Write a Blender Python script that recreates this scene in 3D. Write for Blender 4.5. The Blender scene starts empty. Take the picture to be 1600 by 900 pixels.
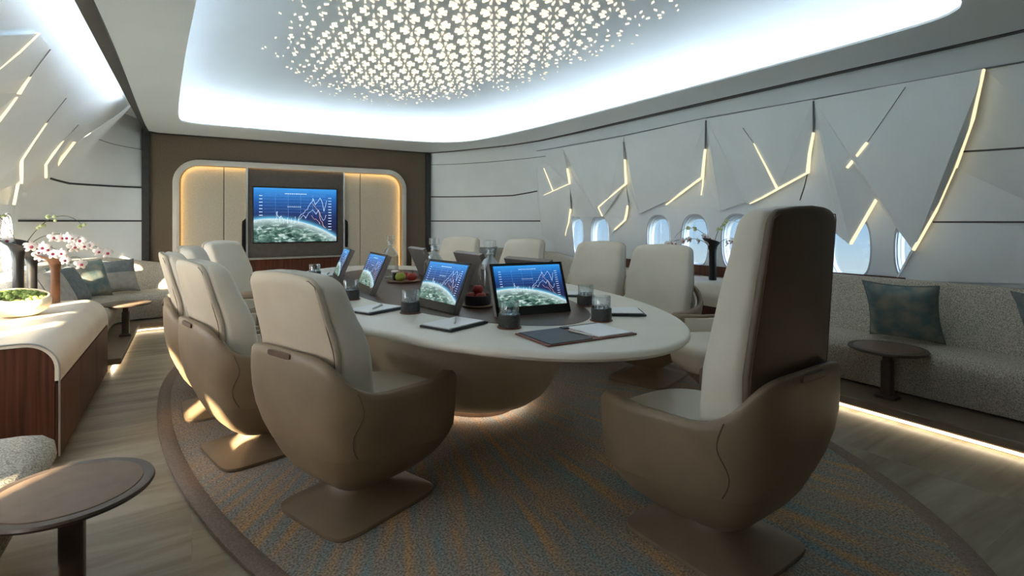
import bpy, bmesh, math, random
from mathutils import Vector, Matrix
from mathutils.geometry import intersect_ray_tri
random.seed(7)
PI = math.pi
C = bpy.context.scene.collection
SC = bpy.context.scene

# ------------------------------------------------------------------ camera, world, lights, exposure
F, CH, HY, TH = 814.0, 1.2, 346.0, math.atan(500 / 814.0)
cam_d = bpy.data.cameras.new('camera')
cam = bpy.data.objects.new('camera', cam_d)
C.objects.link(cam)
cam.location = (0, 0, CH)
cam.rotation_euler = (PI / 2, 0, -TH)
cam_d.sensor_width = 36
cam_d.lens = F / 1600 * 36
cam_d.shift_y = -(450 - HY) / 1600
cam_d.clip_start = 0.02
SC.camera = cam
SC.view_settings.view_transform = 'Standard'
SC.view_settings.look = 'None'
SC.view_settings.gamma = 1
SC.view_settings.use_curve_mapping = False
SC.view_settings.exposure = 2.5
SC.cycles.max_bounces = 12
SC.cycles.diffuse_bounces = 5
SC.cycles.transparent_max_bounces = 16
SC.cycles.sample_clamp_indirect = 4

COVE_W, COVE_SIDE_L, COVE_SIDE_R = 4.3, 12.5, 19.0
NICHE_W, PLINTH_W, FOOT_W, PERF_W, STRIP_W = 2.6, 1.5, 1.3, 0.165, 0.20
SKY_W, SUN_W, SCREEN_W = 0.16, 13.0, 0.17
SUNSIDE_SKY = 48.0   # how many times brighter the sky is on the sun's side


def lin(c):
    return tuple(((x / 255) / 12.92 if x / 255 <= 0.04045 else ((x / 255 + 0.055) / 1.055) ** 2.4) for x in c) + (1.0,)


world = bpy.data.worlds.new('world')
SC.world = world
world.use_nodes = True
wn = world.node_tree
wn.nodes.clear()
wo = wn.nodes.new('ShaderNodeOutputWorld')
wb = wn.nodes.new('ShaderNodeBackground')
wc = wn.nodes.new('ShaderNodeTexCoord')
ws = wn.nodes.new('ShaderNodeSeparateXYZ')
wr_ = wn.nodes.new('ShaderNodeValToRGB')
wm = wn.nodes.new('ShaderNodeMapRange')
wm.inputs[1].default_value = -0.35
wm.inputs[2].default_value = 0.45
wn.links.new(wc.outputs['Generated'], ws.inputs[0])
wn.links.new(ws.outputs['Z'], wm.inputs[0])
wn.links.new(wm.outputs[0], wr_.inputs[0])
el = wr_.color_ramp.elements
el[0].position = 0.0
el[0].color = lin((70, 190, 205))
el[1].position = 1.0
el[1].color = lin((120, 175, 240))
for p, c in ((0.30, (120, 215, 225)), (0.335, (225, 245, 252)), (0.42, (190, 225, 252)), (0.6, (150, 200, 248))):
    e = el.new(p)
    e.color = lin(c)
wn.links.new(wr_.outputs[0], wb.inputs[0])
wn.links.new(wb.outputs[0], wo.inputs[0])

sun_d = bpy.data.lights.new('sun', 'SUN')
sun = bpy.data.objects.new('sun', sun_d)
C.objects.link(sun)
SUN_DIR = Vector((0.62 * math.cos(math.radians(18)), 0.784 * math.cos(math.radians(18)), -math.sin(math.radians(18))))
sun.rotation_euler = SUN_DIR.to_track_quat('-Z', 'Y').to_euler()
sun.location = (-4, -4, 4)
# the sky is much brighter round the sun than on the far side of the aircraft
wd = wn.nodes.new('ShaderNodeVectorMath')
wd.operation = 'DOT_PRODUCT'
wn.links.new(wc.outputs['Generated'], wd.inputs[0])
wd.inputs[1].default_value = tuple(-SUN_DIR)
wg = wn.nodes.new('ShaderNodeMapRange')
wg.inputs[1].default_value = 0.0
wg.inputs[2].default_value = 1.0
wg.inputs[3].default_value = 0.0
wg.inputs[4].default_value = 1.0
wn.links.new(wd.outputs['Value'], wg.inputs[0])
wp = wn.nodes.new('ShaderNodeMath')
wp.operation = 'MULTIPLY_ADD'
wp.inputs[1].default_value = SKY_W * SUNSIDE_SKY
wp.inputs[2].default_value = SKY_W
wn.links.new(wg.outputs[0], wp.inputs[0])
wn.links.new(wp.outputs[0], wb.inputs[1])
wx = wn.nodes.new('ShaderNodeMix')
wx.data_type = 'RGBA'
wx.inputs[7].default_value = lin((255, 238, 218))
wn.links.new(wg.outputs[0], wx.inputs[0])
wn.links.new(wr_.outputs[0], wx.inputs[6])
wn.links.new(wx.outputs[2], wb.inputs[0])
sun_d.energy = SUN_W
sun_d.angle = math.radians(1.2)
sun_d.color = (1.0, 0.80, 0.52)


# ------------------------------------------------------------------ materials
def new_mat(name):
    m = bpy.data.materials.new(name)
    m.use_nodes = True
    n = m.node_tree
    return m, n, n.nodes['Principled BSDF']


def pm(name, c1, c2=None, scale=8.0, rough=0.5, bump=0.0, bscale=None, stretch=(1, 1, 1), metal=0.0, detail=4.0, coat=0.0, spec=0.5, lo=0.35, hi=0.65):
    m, n, b = new_mat(name)
    c2 = c2 or tuple(min(255, x * 1.06 + 2) for x in c1)
    tc = n.nodes.new('ShaderNodeTexCoord')
    mp = n.nodes.new('ShaderNodeMapping')
    mp.inputs['Scale'].default_value = stretch
    n.links.new(tc.outputs['Object'], mp.inputs['Vector'])
    no = n.nodes.new('ShaderNodeTexNoise')
    no.inputs['Scale'].default_value = scale
    no.inputs['Detail'].default_value = detail
    n.links.new(mp.outputs[0], no.inputs['Vector'])
    r = n.nodes.new('ShaderNodeValToRGB')
    r.color_ramp.elements[0].position = lo
    r.color_ramp.elements[1].position = hi
    r.color_ramp.elements[0].color = lin(c1)
    r.color_ramp.elements[1].color = lin(c2)
    n.links.new(no.outputs[0], r.inputs[0])
    n.links.new(r.outputs[0], b.inputs['Base Color'])
    b.inputs['Roughness'].default_value = rough
    b.inputs['Metallic'].default_value = metal
    b.inputs['Coat Weight'].default_value = coat
    b.inputs['Specular IOR Level'].default_value = spec
    if bump:
        n2 = n.nodes.new('ShaderNodeTexNoise')
        n2.inputs['Scale'].default_value = bscale or scale
        n2.inputs['Detail'].default_value = 3
        n.links.new(mp.outputs[0], n2.inputs['Vector'])
        bu = n.nodes.new('ShaderNodeBump')
        bu.inputs['Strength'].default_value = bump
        bu.inputs['Distance'].default_value = 0.004
        n.links.new(n2.outputs[0], bu.inputs['Height'])
        n.links.new(bu.outputs[0], b.inputs['Normal'])
    return m


def emit(name, col, w):
    m, n, b = new_mat(name)
    b.inputs['Base Color'].default_value = lin(col)
    b.inputs['Emission Color'].default_value = lin(col)
    b.inputs['Emission Strength'].default_value = w
    return m


def glass(name, tint=(235, 242, 245), ior=1.45, rough=0.0):
    m, n, b = new_mat(name)
    b.inputs['Base Color'].default_value = lin(tint)
    b.inputs['Transmission Weight'].default_value = 1.0
    b.inputs['IOR'].default_value = ior
    b.inputs['Roughness'].default_value = rough
    return m


def pane_glass(name):
    m, n, b = new_mat(name)
    n.nodes.remove(b)
    out = n.nodes['Material Output']
    t = n.nodes.new('ShaderNodeBsdfTransparent')
    t.inputs[0].default_value = (0.93, 0.96, 0.98, 1)
    g = n.nodes.new('ShaderNodeBsdfGlossy')
    g.inputs['Roughness'].default_value = 0.02
    mx = n.nodes.new('ShaderNodeMixShader')
    mx.inputs[0].default_value = 0.06
    n.links.new(t.outputs[0], mx.inputs[1])
    n.links.new(g.outputs[0], mx.inputs[2])
    n.links.new(mx.outputs[0], out.inputs[0])
    return m


M = {}
M['wall'] = pm('wall_panel_white', (220, 226, 229), (225, 231, 233), 3, 0.42, 0.02, 60)
M['facet'] = pm('facet_panel_white', (222, 227, 229), (227, 232, 234), 3, 0.38)
M['veil'] = pm('window_liner', (176, 178, 182), (184, 186, 190), 5, 0.45)
M['ceil'] = pm('ceiling_white', (198, 207, 211), (202, 211, 214), 2, 0.5)
M['soffit'] = pm('soffit_grey', (226, 232, 234), (230, 236, 238), 2, 0.5, spec=0.8)
M['band'] = pm('dark_band', (38, 38, 38), (48, 47, 46), 30, 0.5)
M['line'] = pm('dark_line', (40, 44, 46), (48, 52, 54), 20, 0.5)
M['seamline'] = pm('grey_seam', (110, 116, 118), (118, 124, 126), 20, 0.5)
M['taupe'] = pm('taupe_fabric_wall', (98, 86, 70), (108, 95, 78), 60, 0.8, 0.05, 200)
M['frame'] = pm('niche_frame', (196, 190, 180), (204, 198, 188), 4, 0.4)
M['door'] = pm('linen_panel', (176, 168, 150), (190, 182, 164), 40, 0.8, 0.1, 150, stretch=(1, 1, 6))
M['tvpanel'] = pm('tv_panel', (74, 68, 62), (82, 76, 70), 20, 0.5)
M['black'] = pm('black_gloss', (16, 15, 15), (24, 22, 22), 10, 0.25)
M['metal'] = pm('satin_metal', (196, 196, 192), (206, 206, 202), 10, 0.3, metal=0.8)
M['tan'] = pm('tan_leather', (128, 109, 86), (138, 118, 94), 6, 0.48, 0.10, 220)
M['tandark'] = pm('tan_leather_base', (124, 104, 82), (132, 112, 88), 6, 0.45, 0.10, 220)
M['cream'] = pm('cream_leather', (212, 203, 186), (220, 211, 195), 5, 0.42, 0.08, 200)
M['creamback'] = pm('cream_leather_back', (196, 180, 158), (204, 188, 166), 5, 0.45, 0.08, 200)
M['taupeback'] = pm('taupe_leather_back', (98, 82, 66), (108, 91, 73), 5, 0.5, 0.08, 200)
M['stitch'] = pm('dark_stitch', (92, 74, 56), (104, 84, 64), 40, 0.7)
M['table'] = pm('table_cream', (222, 216, 203), (227, 221, 209), 4, 0.34, 0.03, 160)
M['pedestal'] = pm('pedestal_cream', (214, 199, 174), (220, 206, 182), 4, 0.5, 0.05, 160)
M['foot'] = pm('brown_foot', (84, 62, 46), (94, 70, 52), 10, 0.5)
M['sheet'] = pm('white_paper', (238, 240, 240), (244, 246, 246), 5, 0.6)
M['pad'] = pm('dark_pad_leather', (34, 40, 44), (44, 50, 54), 20, 0.4)
M['redleather'] = pm('red_brown_leather', (110, 62, 50), (124, 72, 58), 20, 0.45)
M['stone'] = pm('dark_stone', (46, 46, 46), (66, 65, 63), 90, 0.55, 0.2, 160)
M['monitor'] = pm('monitor_taupe', (120, 112, 107), (126, 118, 113), 10, 0.4)
def thin_glass(name):
    m, n, b = new_mat(name)
    n.nodes.remove(b)
    out = n.nodes['Material Output']
    t = n.nodes.new('ShaderNodeBsdfTransparent')
    t.inputs[0].default_value = (0.93, 0.96, 0.97, 1)
    g = n.nodes.new('ShaderNodeBsdfGlossy')
    g.inputs['Roughness'].default_value = 0.04
    w = n.nodes.new('ShaderNodeLayerWeight')
    w.inputs[0].default_value = 0.35
    r = n.nodes.new('ShaderNodeMapRange')
    r.inputs[3].default_value = 0.05
    r.inputs[4].default_value = 0.75
    n.links.new(w.outputs['Facing'], r.inputs[0])
    mx = n.nodes.new('ShaderNodeMixShader')
    n.links.new(r.outputs[0], mx.inputs[0])
    n.links.new(t.outputs[0], mx.inputs[1])
    n.links.new(g.outputs[0], mx.inputs[2])
    n.links.new(mx.outputs[0], out.inputs[0])
    return m


M['glass'] = thin_glass('clear_glass')
M['ice'] = glass('ice', (245, 248, 250), 1.31, 0.08)
M['pane'] = pane_glass('window_glass')
M['vase'] = pm('black_vase', (26, 26, 28), (36, 35, 36), 10, 0.3)
M['bronze'] = pm('bronze_vase', (96, 62, 40), (128, 84, 54), 10, 0.35)
M['bowl'] = pm('cream_stone_bowl', (232, 216, 186), (240, 226, 198), 5, 0.4)
M['moss'] = pm('green_moss', (86, 110, 46), (150, 166, 92), 60, 0.9, 0.5, 120)
M['stem'] = pm('stem_green', (66, 70, 48), (86, 92, 62), 30, 0.6)
M['petal'] = pm('pale_petal', (246, 234, 232), (252, 246, 242), 30, 0.6)
M['lip'] = pm('magenta_lip', (150, 40, 74), (176, 66, 96), 40, 0.6)
M['bud'] = pm('green_bud', (176, 190, 130), (206, 214, 164), 30, 0.6)
M['apple_g'] = pm('green_apple', (146, 160, 52), (176, 178, 76), 14, 0.35)
M['apple_r'] = pm('red_apple', (150, 34, 34), (184, 68, 52), 14, 0.35)
M['twood'] = pm('dark_table_wood', (64, 44, 36), (84, 58, 46), 5, 0.35, stretch=(14, 0.8, 1), detail=6)
M['plate'] = pm('wood_plate', (126, 96, 72), (140, 108, 82), 6, 0.5)
M['stool_top'] = pm('side_table_leather', (112, 92, 76), (120, 100, 82), 20, 0.5)
M['stool_rim'] = pm('side_table_rim', (70, 58, 50), (78, 66, 56), 20, 0.4)
M['plinth'] = pm('plinth_tan', (122, 106, 88), (130, 113, 94), 10, 0.5)
M['cush_teal'] = pm('teal_cushion', (92, 118, 122), (152, 148, 134), 11, 0.8, 0.1, 150, lo=0.36, hi=0.68)
M['cush_grey'] = pm('grey_cushion', (160, 156, 148), (178, 172, 162), 20, 0.85, 0.1, 150)
M['cush_dark'] = pm('dark_cushion', (102, 110, 112), (122, 128, 128), 20, 0.85, 0.1, 150)
M['credtop'] = pm('cream_credenza_top', (216, 206, 190), (224, 214, 199), 4, 0.4, 0.03, 160)
M['led_cool'] = emit('cove_light_cool', (236, 245, 255), COVE_W)
M['led_left'] = emit('cove_light_left', (228, 241, 255), COVE_SIDE_L)
M['led_right'] = emit('cove_light_right', (198, 226, 255), COVE_SIDE_R)
M['led_niche'] = emit('niche_light', (255, 214, 140), NICHE_W)
M['led_plinth'] = emit('plinth_light', (255, 236, 200), PLINTH_W)
M['led_foot'] = emit('foot_light', (255, 242, 224), FOOT_W)
M['led_perf'] = emit('perforation_light', (255, 240, 212), PERF_W)
M['led_strip'] = emit('wall_strip_light', (255, 234, 186), STRIP_W)
M['white_e'] = emit('screen_white', (232, 242, 255), 0.15)
M['dim_e'] = emit('screen_grid', (150, 190, 235), 0.05)
M['warm_e'] = emit('screen_orange', (250, 190, 150), 0.16)


def wood_mat(name, c1, c2, horiz=False):
    m, n, b = new_mat(name)
    tc = n.nodes.new('ShaderNodeTexCoord')
    mp = n.nodes.new('ShaderNodeMapping')
    mp.inputs['Scale'].default_value = (38, 38, 1.2) if not horiz else (2, 26, 2)
    n.links.new(tc.outputs['Object'], mp.inputs['Vector'])
    no = n.nodes.new('ShaderNodeTexNoise')
    no.inputs['Scale'].default_value = 1.6
    no.inputs['Detail'].default_value = 6
    n.links.new(mp.outputs[0], no.inputs['Vector'])
    r = n.nodes.new('ShaderNodeValToRGB')
    r.color_ramp.elements[0].position = 0.3
    r.color_ramp.elements[1].position = 0.7
    r.color_ramp.elements[0].color = lin(c1)
    r.color_ramp.elements[1].color = lin(c2)
    n.links.new(no.outputs[0], r.inputs[0])
    n.links.new(r.outputs[0], b.inputs['Base Color'])
    b.inputs['Roughness'].default_value = 0.5
    b.inputs['Specular IOR Level'].default_value = 0.25
    return m


M['wood'] = wood_mat('dark_red_wood', (56, 30, 21), (98, 56, 39))


def boucle():
    m, n, b = new_mat('boucle_fabric')
    tc = n.nodes.new('ShaderNodeTexCoord')
    mp = n.nodes.new('ShaderNodeMapping')
    mp.inputs['Scale'].default_value = (1, 1, 1)
    n.links.new(tc.outputs['Object'], mp.inputs['Vector'])
    no = n.nodes.new('ShaderNodeTexNoise')
    no.inputs['Scale'].default_value = 170
    no.inputs['Detail'].default_value = 2
    n.links.new(mp.outputs[0], no.inputs['Vector'])
    r = n.nodes.new('ShaderNodeValToRGB')
    r.color_ramp.elements[0].position = 0.36
    r.color_ramp.elements[1].position = 0.62
    r.color_ramp.elements[0].color = lin((142, 135, 122))
    r.color_ramp.elements[1].color = lin((212, 204, 188))
    n.links.new(no.outputs[0], r.inputs[0])
    n.links.new(r.outputs[0], b.inputs['Base Color'])
    b.inputs['Roughness'].default_value = 0.9
    bu = n.nodes.new('ShaderNodeBump')
    bu.inputs['Strength'].default_value = 0.4
    bu.inputs['Distance'].default_value = 0.006
    n.links.new(no.outputs[0], bu.inputs['Height'])
    n.links.new(bu.outputs[0], b.inputs['Normal'])
    return m


M['sofa'] = boucle()


def floor_mat():
    m, n, b = new_mat('travertine_floor')
    tc = n.nodes.new('ShaderNodeTexCoord')
    mp = n.nodes.new('ShaderNodeMapping')
    mp.inputs['Scale'].default_value = (0.55, 4.0, 1)
    n.links.new(tc.outputs['Object'], mp.inputs['Vector'])
    br = n.nodes.new('ShaderNodeTexBrick')
    br.inputs['Color1'].default_value = (0, 0, 0, 1)
    br.inputs['Color2'].default_value = (1, 1, 1, 1)
    br.inputs['Mortar'].default_value = (0.5, 0.5, 0.5, 1)
    br.inputs['Scale'].default_value = 1.0
    br.inputs['Mortar Size'].default_value = 0.0015
    br.inputs['Brick Width'].default_value = 1.5
    br.inputs['Row Height'].default_value = 0.72
    n.links.new(tc.outputs['Object'], br.inputs['Vector'])
    add = n.nodes.new('ShaderNodeVectorMath')
    add.operation = 'MULTIPLY_ADD'
    n.links.new(br.outputs['Color'], add.inputs[0])
    add.inputs[1].default_value = (3.1, 7.3, 0)
    n.links.new(mp.outputs[0], add.inputs[2])
    no = n.nodes.new('ShaderNodeTexNoise')
    no.inputs['Scale'].default_value = 1.7
    no.inputs['Detail'].default_value = 8
    no.inputs['Roughness'].default_value = 0.62
    no.inputs['Distortion'].default_value = 0.5
    n.links.new(add.outputs[0], no.inputs['Vector'])
    r = n.nodes.new('ShaderNodeValToRGB')
    r.color_ramp.elements[0].position = 0.3
    r.color_ramp.elements[1].position = 0.72
    r.color_ramp.elements[0].color = lin((112, 99, 78))
    r.color_ramp.elements[1].color = lin((172, 162, 143))
    e = r.color_ramp.elements.new(0.5)
    e.color = lin((146, 135, 114))
    n.links.new(no.outputs[0], r.inputs[0])
    n.links.new(r.outputs[0], b.inputs['Base Color'])
    b.inputs['Roughness'].default_value = 0.36
    return m


M['floor'] = floor_mat()


def rug_mat(cx, cy):
    m, n, b = new_mat('radial_stripe_rug')
    nd, lk = n.nodes, n.links
    tc = nd.new('ShaderNodeTexCoord')
    sp = nd.new('ShaderNodeSeparateXYZ')
    lk.new(tc.outputs['Object'], sp.inputs[0])
    at = nd.new('ShaderNodeMath')
    at.operation = 'ARCTAN2'
    lk.new(sp.outputs[0], at.inputs[0])
    lk.new(sp.outputs[1], at.inputs[1])
    ln = nd.new('ShaderNodeVectorMath')
    ln.operation = 'LENGTH'
    lk.new(tc.outputs['Object'], ln.inputs[0])
    cb = nd.new('ShaderNodeCombineXYZ')
    mu = nd.new('ShaderNodeMath')
    mu.operation = 'MULTIPLY'
    mu.inputs[1].default_value = 48.0
    lk.new(at.outputs[0], mu.inputs[0])
    lk.new(mu.outputs[0], cb.inputs[0])
    m2 = nd.new('ShaderNodeMath')
    m2.operation = 'MULTIPLY'
    m2.inputs[1].default_value = 1.6
    lk.new(ln.outputs['Value'], m2.inputs[0])
    lk.new(m2.outputs[0], cb.inputs[1])
    no = nd.new('ShaderNodeTexNoise')
    no.inputs['Scale'].default_value = 0.9
    no.inputs['Detail'].default_value = 5
    lk.new(cb.outputs[0], no.inputs['Vector'])
    r = nd.new('ShaderNodeValToRGB')
    els = r.color_ramp.elements
    els[0].position = 0.34
    els[0].color = lin((136, 152, 150))
    els[1].position = 0.68
    els[1].color = lin((196, 156, 110))
    for p, c in ((0.44, (150, 148, 138)), (0.52, (162, 148, 132)), (0.6, (182, 152, 118))):
        e = els.new(p)
        e.color = lin(c)
    lk.new(no.outputs[0], r.inputs[0])
    # away from the near end the stripes give way to a plain brown ground
    ng = nd.new('ShaderNodeTexNoise')
    ng.inputs['Scale'].default_value = 120
    lk.new(tc.outputs['Object'], ng.inputs['Vector'])
    rg = nd.new('ShaderNodeValToRGB')
    rg.color_ramp.elements[0].position = 0.35
    rg.color_ramp.elements[1].position = 0.65
    rg.color_ramp.elements[0].color = (0.52, 0.52, 0.52, 1)
    rg.color_ramp.elements[1].color = (1.25, 1.25, 1.25, 1)
    lk.new(ng.outputs[0], rg.inputs[0])
    mr = nd.new('ShaderNodeMapRange')
    mr.inputs[1].default_value = -0.2
    mr.inputs[2].default_value = -2.4
    lk.new(sp.outputs[1], mr.inputs[0])
    mx = nd.new('ShaderNodeMix')
    mx.data_type = 'RGBA'
    mx.inputs[6].default_value = lin((158, 142, 130))
    lk.new(mr.outputs[0], mx.inputs[0])
    lk.new(r.outputs[0], mx.inputs[7])
    m3 = nd.new('ShaderNodeMix')
    m3.data_type = 'RGBA'
    m3.blend_type = 'MULTIPLY'
    m3.inputs[0].default_value = 1.0
    lk.new(mx.outputs[2], m3.inputs[6])
    lk.new(rg.outputs[0], m3.inputs[7])
    lk.new(m3.outputs[2], b.inputs['Base Color'])
    b.inputs['Roughness'].default_value = 0.95
    b.inputs['Specular IOR Level'].default_value = 0.1
    bu = nd.new('ShaderNodeBump')
    bu.inputs['Strength'].default_value = 0.5
    bu.inputs['Distance'].default_value = 0.006
    lk.new(ng.outputs[0], bu.inputs['Height'])
    lk.new(bu.outputs[0], b.inputs['Normal'])
    return m


def screen_mat():
    """blue sky over the curve of the earth, in the screen's own 0..1 coordinates"""
    m, n, b = new_mat('earth_screen')
    nd, lk = n.nodes, n.links
    tc = nd.new('ShaderNodeTexCoord')
    sp = nd.new('ShaderNodeSeparateXYZ')
    lk.new(tc.outputs['Generated'], sp.inputs[0])
    cb = nd.new('ShaderNodeCombineXYZ')
    mz = nd.new('ShaderNodeMath')
    mz.operation = 'MULTIPLY'
    mz.inputs[1].default_value = 0.69
    lk.new(sp.outputs[2], mz.inputs[0])
    lk.new(sp.outputs[0], cb.inputs[0])
    lk.new(mz.outputs[0], cb.inputs[1])
    ds = nd.new('ShaderNodeVectorMath')
    ds.operation = 'DISTANCE'
    ds.inputs[1].default_value = (0.22, -1.04, 0)
    lk.new(cb.outputs[0], ds.inputs[0])
    sky = nd.new('ShaderNodeValToRGB')
    lk.new(sp.outputs[2], sky.inputs[0])
    e = sky.color_ramp.elements
    e[0].position = 0.25
    e[0].color = lin((34, 36, 78))
    e[1].position = 1.0
    e[1].color = lin((58, 160, 240))
    for p, c in ((0.5, (28, 52, 108)), (0.75, (30, 92, 168)), (0.9, (40, 130, 214))):
        q = e.new(p)
        q.color = lin(c)
    no = nd.new('ShaderNodeTexNoise')
    no.inputs['Scale'].default_value = 9
    no.inputs['Detail'].default_value = 9
    no.inputs['Roughness'].default_value = 0.7
    no.inputs['Distortion'].default_value = 0.8
    mp = nd.new('ShaderNodeMapping')
    mp.inputs['Rotation'].default_value = (0, 0, 0.6)
    mp.inputs['Scale'].default_value = (1.0, 2.4, 1)
    lk.new(cb.outputs[0], mp.inputs[0])
    lk.new(mp.outputs[0], no.inputs['Vector'])
    ea = nd.new('ShaderNodeValToRGB')
    e = ea.color_ramp.elements
    e[0].position = 0.34
    e[0].color = lin((22, 36, 40))
    e[1].position = 0.64
    e[1].color = lin((236, 246, 246))
    for p, c in ((0.43, (46, 78, 70)), (0.50, (84, 122, 108)), (0.57, (160, 192, 182))):
        q = e.new(p)
        q.color = lin(c)
    lk.new(no.outputs[0], ea.inputs[0])
    rim = nd.new('ShaderNodeMapRange')
    rim.inputs[1].default_value = 1.15
    rim.inputs[2].default_value = 1.345
    rim.clamp = True
    lk.new(ds.outputs['Value'], rim.inputs[0])
    pw = nd.new('ShaderNodeMath')
    pw.operation = 'POWER'
    pw.inputs[1].default_value = 3.2
    lk.new(rim.outputs[0], pw.inputs[0])
    m1 = nd.new('ShaderNodeMix')
    m1.data_type = 'RGBA'
    m1.inputs[7].default_value = lin((226, 250, 255))
    lk.new(pw.outputs[0], m1.inputs[0])
    lk.new(ea.outputs[0], m1.inputs[6])
    at = nd.new('ShaderNodeMapRange')
    at.inputs[1].default_value = 1.42
    at.inputs[2].default_value = 1.34
    at.clamp = True
    lk.new(ds.outputs['Value'], at.inputs[0])
    pa = nd.new('ShaderNodeMath')
    pa.operation = 'POWER'
    pa.inputs[1].default_value = 3.0
    lk.new(at.outputs[0], pa.inputs[0])
    m2 = nd.new('ShaderNodeMix')
    m2.data_type = 'RGBA'
    m2.inputs[7].default_value = lin((120, 210, 250))
    lk.new(pa.outputs[0], m2.inputs[0])
    lk.new(sky.outputs[0], m2.inputs[6])
    st = nd.new('ShaderNodeMath')
    st.operation = 'LESS_THAN'
    st.inputs[1].default_value = 1.34
    lk.new(ds.outputs['Value'], st.inputs[0])
    m3 = nd.new('ShaderNodeMix')
    m3.data_type = 'RGBA'
    lk.new(st.outputs[0], m3.inputs[0])
    lk.new(m2.outputs[2], m3.inputs[6])
    lk.new(m1.outputs[2], m3.inputs[7])
    b.inputs['Base Color'].default_value = (0.01, 0.01, 0.012, 1)
    b.inputs['Roughness'].default_value = 0.25
    lk.new(m3.outputs[2], b.inputs['Emission Color'])
    b.inputs['Emission Strength'].default_value = SCREEN_W
    return m


M['screen'] = screen_mat()


# ------------------------------------------------------------------ mesh helpers
def tag(o, label=None, cat=None, group=None, kind=None):
    if label:
        o['label'] = label
    if cat:
        o['category'] = cat
    if group:
        o['group'] = group
    if kind:
        o['kind'] = kind
    return o


def empty(name, loc=(0, 0, 0), rz=0.0):
    o = bpy.data.objects.new(name, None)
    C.objects.link(o)
    o.location = loc
    o.rotation_euler = (0, 0, rz)
    o.empty_display_size = 0.1
    return o


class MB:
    def __init__(s):
        s.v, s.f, s.mi = [], [], []

    def add(s, vs, fs, mi=0):
        k = len(s.v)
        s.v += [tuple(p) for p in vs]
        for f in fs:
            s.f.append([i + k for i in f])
            s.mi.append(mi)
        return s

    def loft(s, rings, closed=True, cap0=True, cap1=True, mi=0):
        n = len(rings[0])
        vs = [p for r in rings for p in r]
        fs = []
        for i in range(len(rings) - 1):
            for j in range(n if closed else n - 1):
                a, b = i * n + j, i * n + (j + 1) % n
                fs.append([a, b, b + n, a + n])
        if closed and cap0:
            fs.append(list(range(n))[::-1])
        if closed and cap1:
            k = (len(rings) - 1) * n
            fs.append([k + j for j in range(n)])
        return s.add(vs, fs, mi)

    def box(s, c, d, mi=0, rz=0.0):
        x, y, z = d[0] / 2, d[1] / 2, d[2] / 2
        cs, sn = math.cos(rz), math.sin(rz)
        vs = []
        for sz in (-z, z):
            for sx, sy in ((-x, -y), (x, -y), (x, y), (-x, y)):
                vs.append((c[0] + sx * cs - sy * sn, c[1] + sx * sn + sy * cs, c[2] + sz))
        return s.add(vs, [[3, 2, 1, 0], [4, 5, 6, 7], [0, 1, 5, 4], [1, 2, 6, 5], [2, 3, 7, 6], [3, 0, 4, 7]], mi)

    def tube(s, path, r, n=8, mi=0):
        path = [Vector(p) for p in path]
        rr = r if isinstance(r, (list, tuple)) else [r] * len(path)
        rings, up = [], None
        for i, p in enumerate(path):
            t = (path[min(i + 1, len(path) - 1)] - path[max(i - 1, 0)]).normalized()
            if up is None:
                up = t.orthogonal().normalized()
            else:
                up = (up - t * up.dot(t))
                up = up.normalized() if up.length > 1e-6 else t.orthogonal().normalized()
            w = t.cross(up)
            rings.append([tuple(p + (up * math.cos(a) + w * math.sin(a)) * rr[i]) for a in [2 * PI * k / n for k in range(n)]])
        return s.loft(rings, mi=mi)

    def lathe(s, prof, n=24, c=(0, 0, 0), sx=1.0, sy=1.0, mi=0, cap0=True, cap1=True):
        rings = [[(c[0] + r * sx * math.cos(2 * PI * k / n), c[1] + r * sy * math.sin(2 * PI * k / n), c[2] + z) for k in range(n)] for r, z in prof]
        return s.loft(rings, cap0=cap0, cap1=cap1, mi=mi)

    def prism(s, pts, z0, z1, mi=0):
        return s.loft([[(x, y, z0) for x, y in pts], [(x, y, z1) for x, y in pts]], mi=mi)

    def build(s, name, mat, parent=None, smooth=True, sharp=38, bevel=0.0, mats=None, seg=2):
        me = bpy.data.meshes.new(name)
        me.from_pydata(s.v, [], s.f)
        for m in (mats or [mat]):
            me.materials.append(m)
        if mats:
            me.polygons.foreach_set('material_index', s.mi)
        bm = bmesh.new()
        bm.from_mesh(me)
        bmesh.ops.recalc_face_normals(bm, faces=bm.faces)
        bm.to_mesh(me)
        bm.free()
        if smooth:
            me.shade_smooth()
            me.set_sharp_from_angle(angle=math.radians(sharp))
        me.update()
        o = bpy.data.objects.new(name, me)
        C.objects.link(o)
        if parent is not None:
            o.parent = parent
        if bevel:
            b = o.modifiers.new('bevel', 'BEVEL')
            b.width = bevel
            b.segments = seg
            b.limit_method = 'ANGLE'
            b.harden_normals = False
        return o


def sup(a, b, e, n, cx=0.0, cy=0.0, ph=0.0):
    """superellipse ring in plan"""
    out = []
    for k in range(n):
        t = 2 * PI * k / n + ph
        c, s_ = math.cos(t), math.sin(t)
        out.append((cx + a * math.copysign(abs(c) ** (2 / e), c), cy + b * math.copysign(abs(s_) ** (2 / e), s_)))
    return out


def copy_tree(o, parent=None):
    c = o.copy()
    C.objects.link(c)
    if parent is not None:
        c.parent = parent
    for ch in list(o.children):
        copy_tree(ch, c)
    return c


def lerp(a, b, t):
    return a + (b - a) * t


def table_lookup(tab, z):
    for (z0, v0), (z1, v1) in zip(tab, tab[1:]):
        if z <= z1:
            return lerp(v0, v1, max(0.0, (z - z0) / (z1 - z0)))
    return tab[-1][1]


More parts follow.
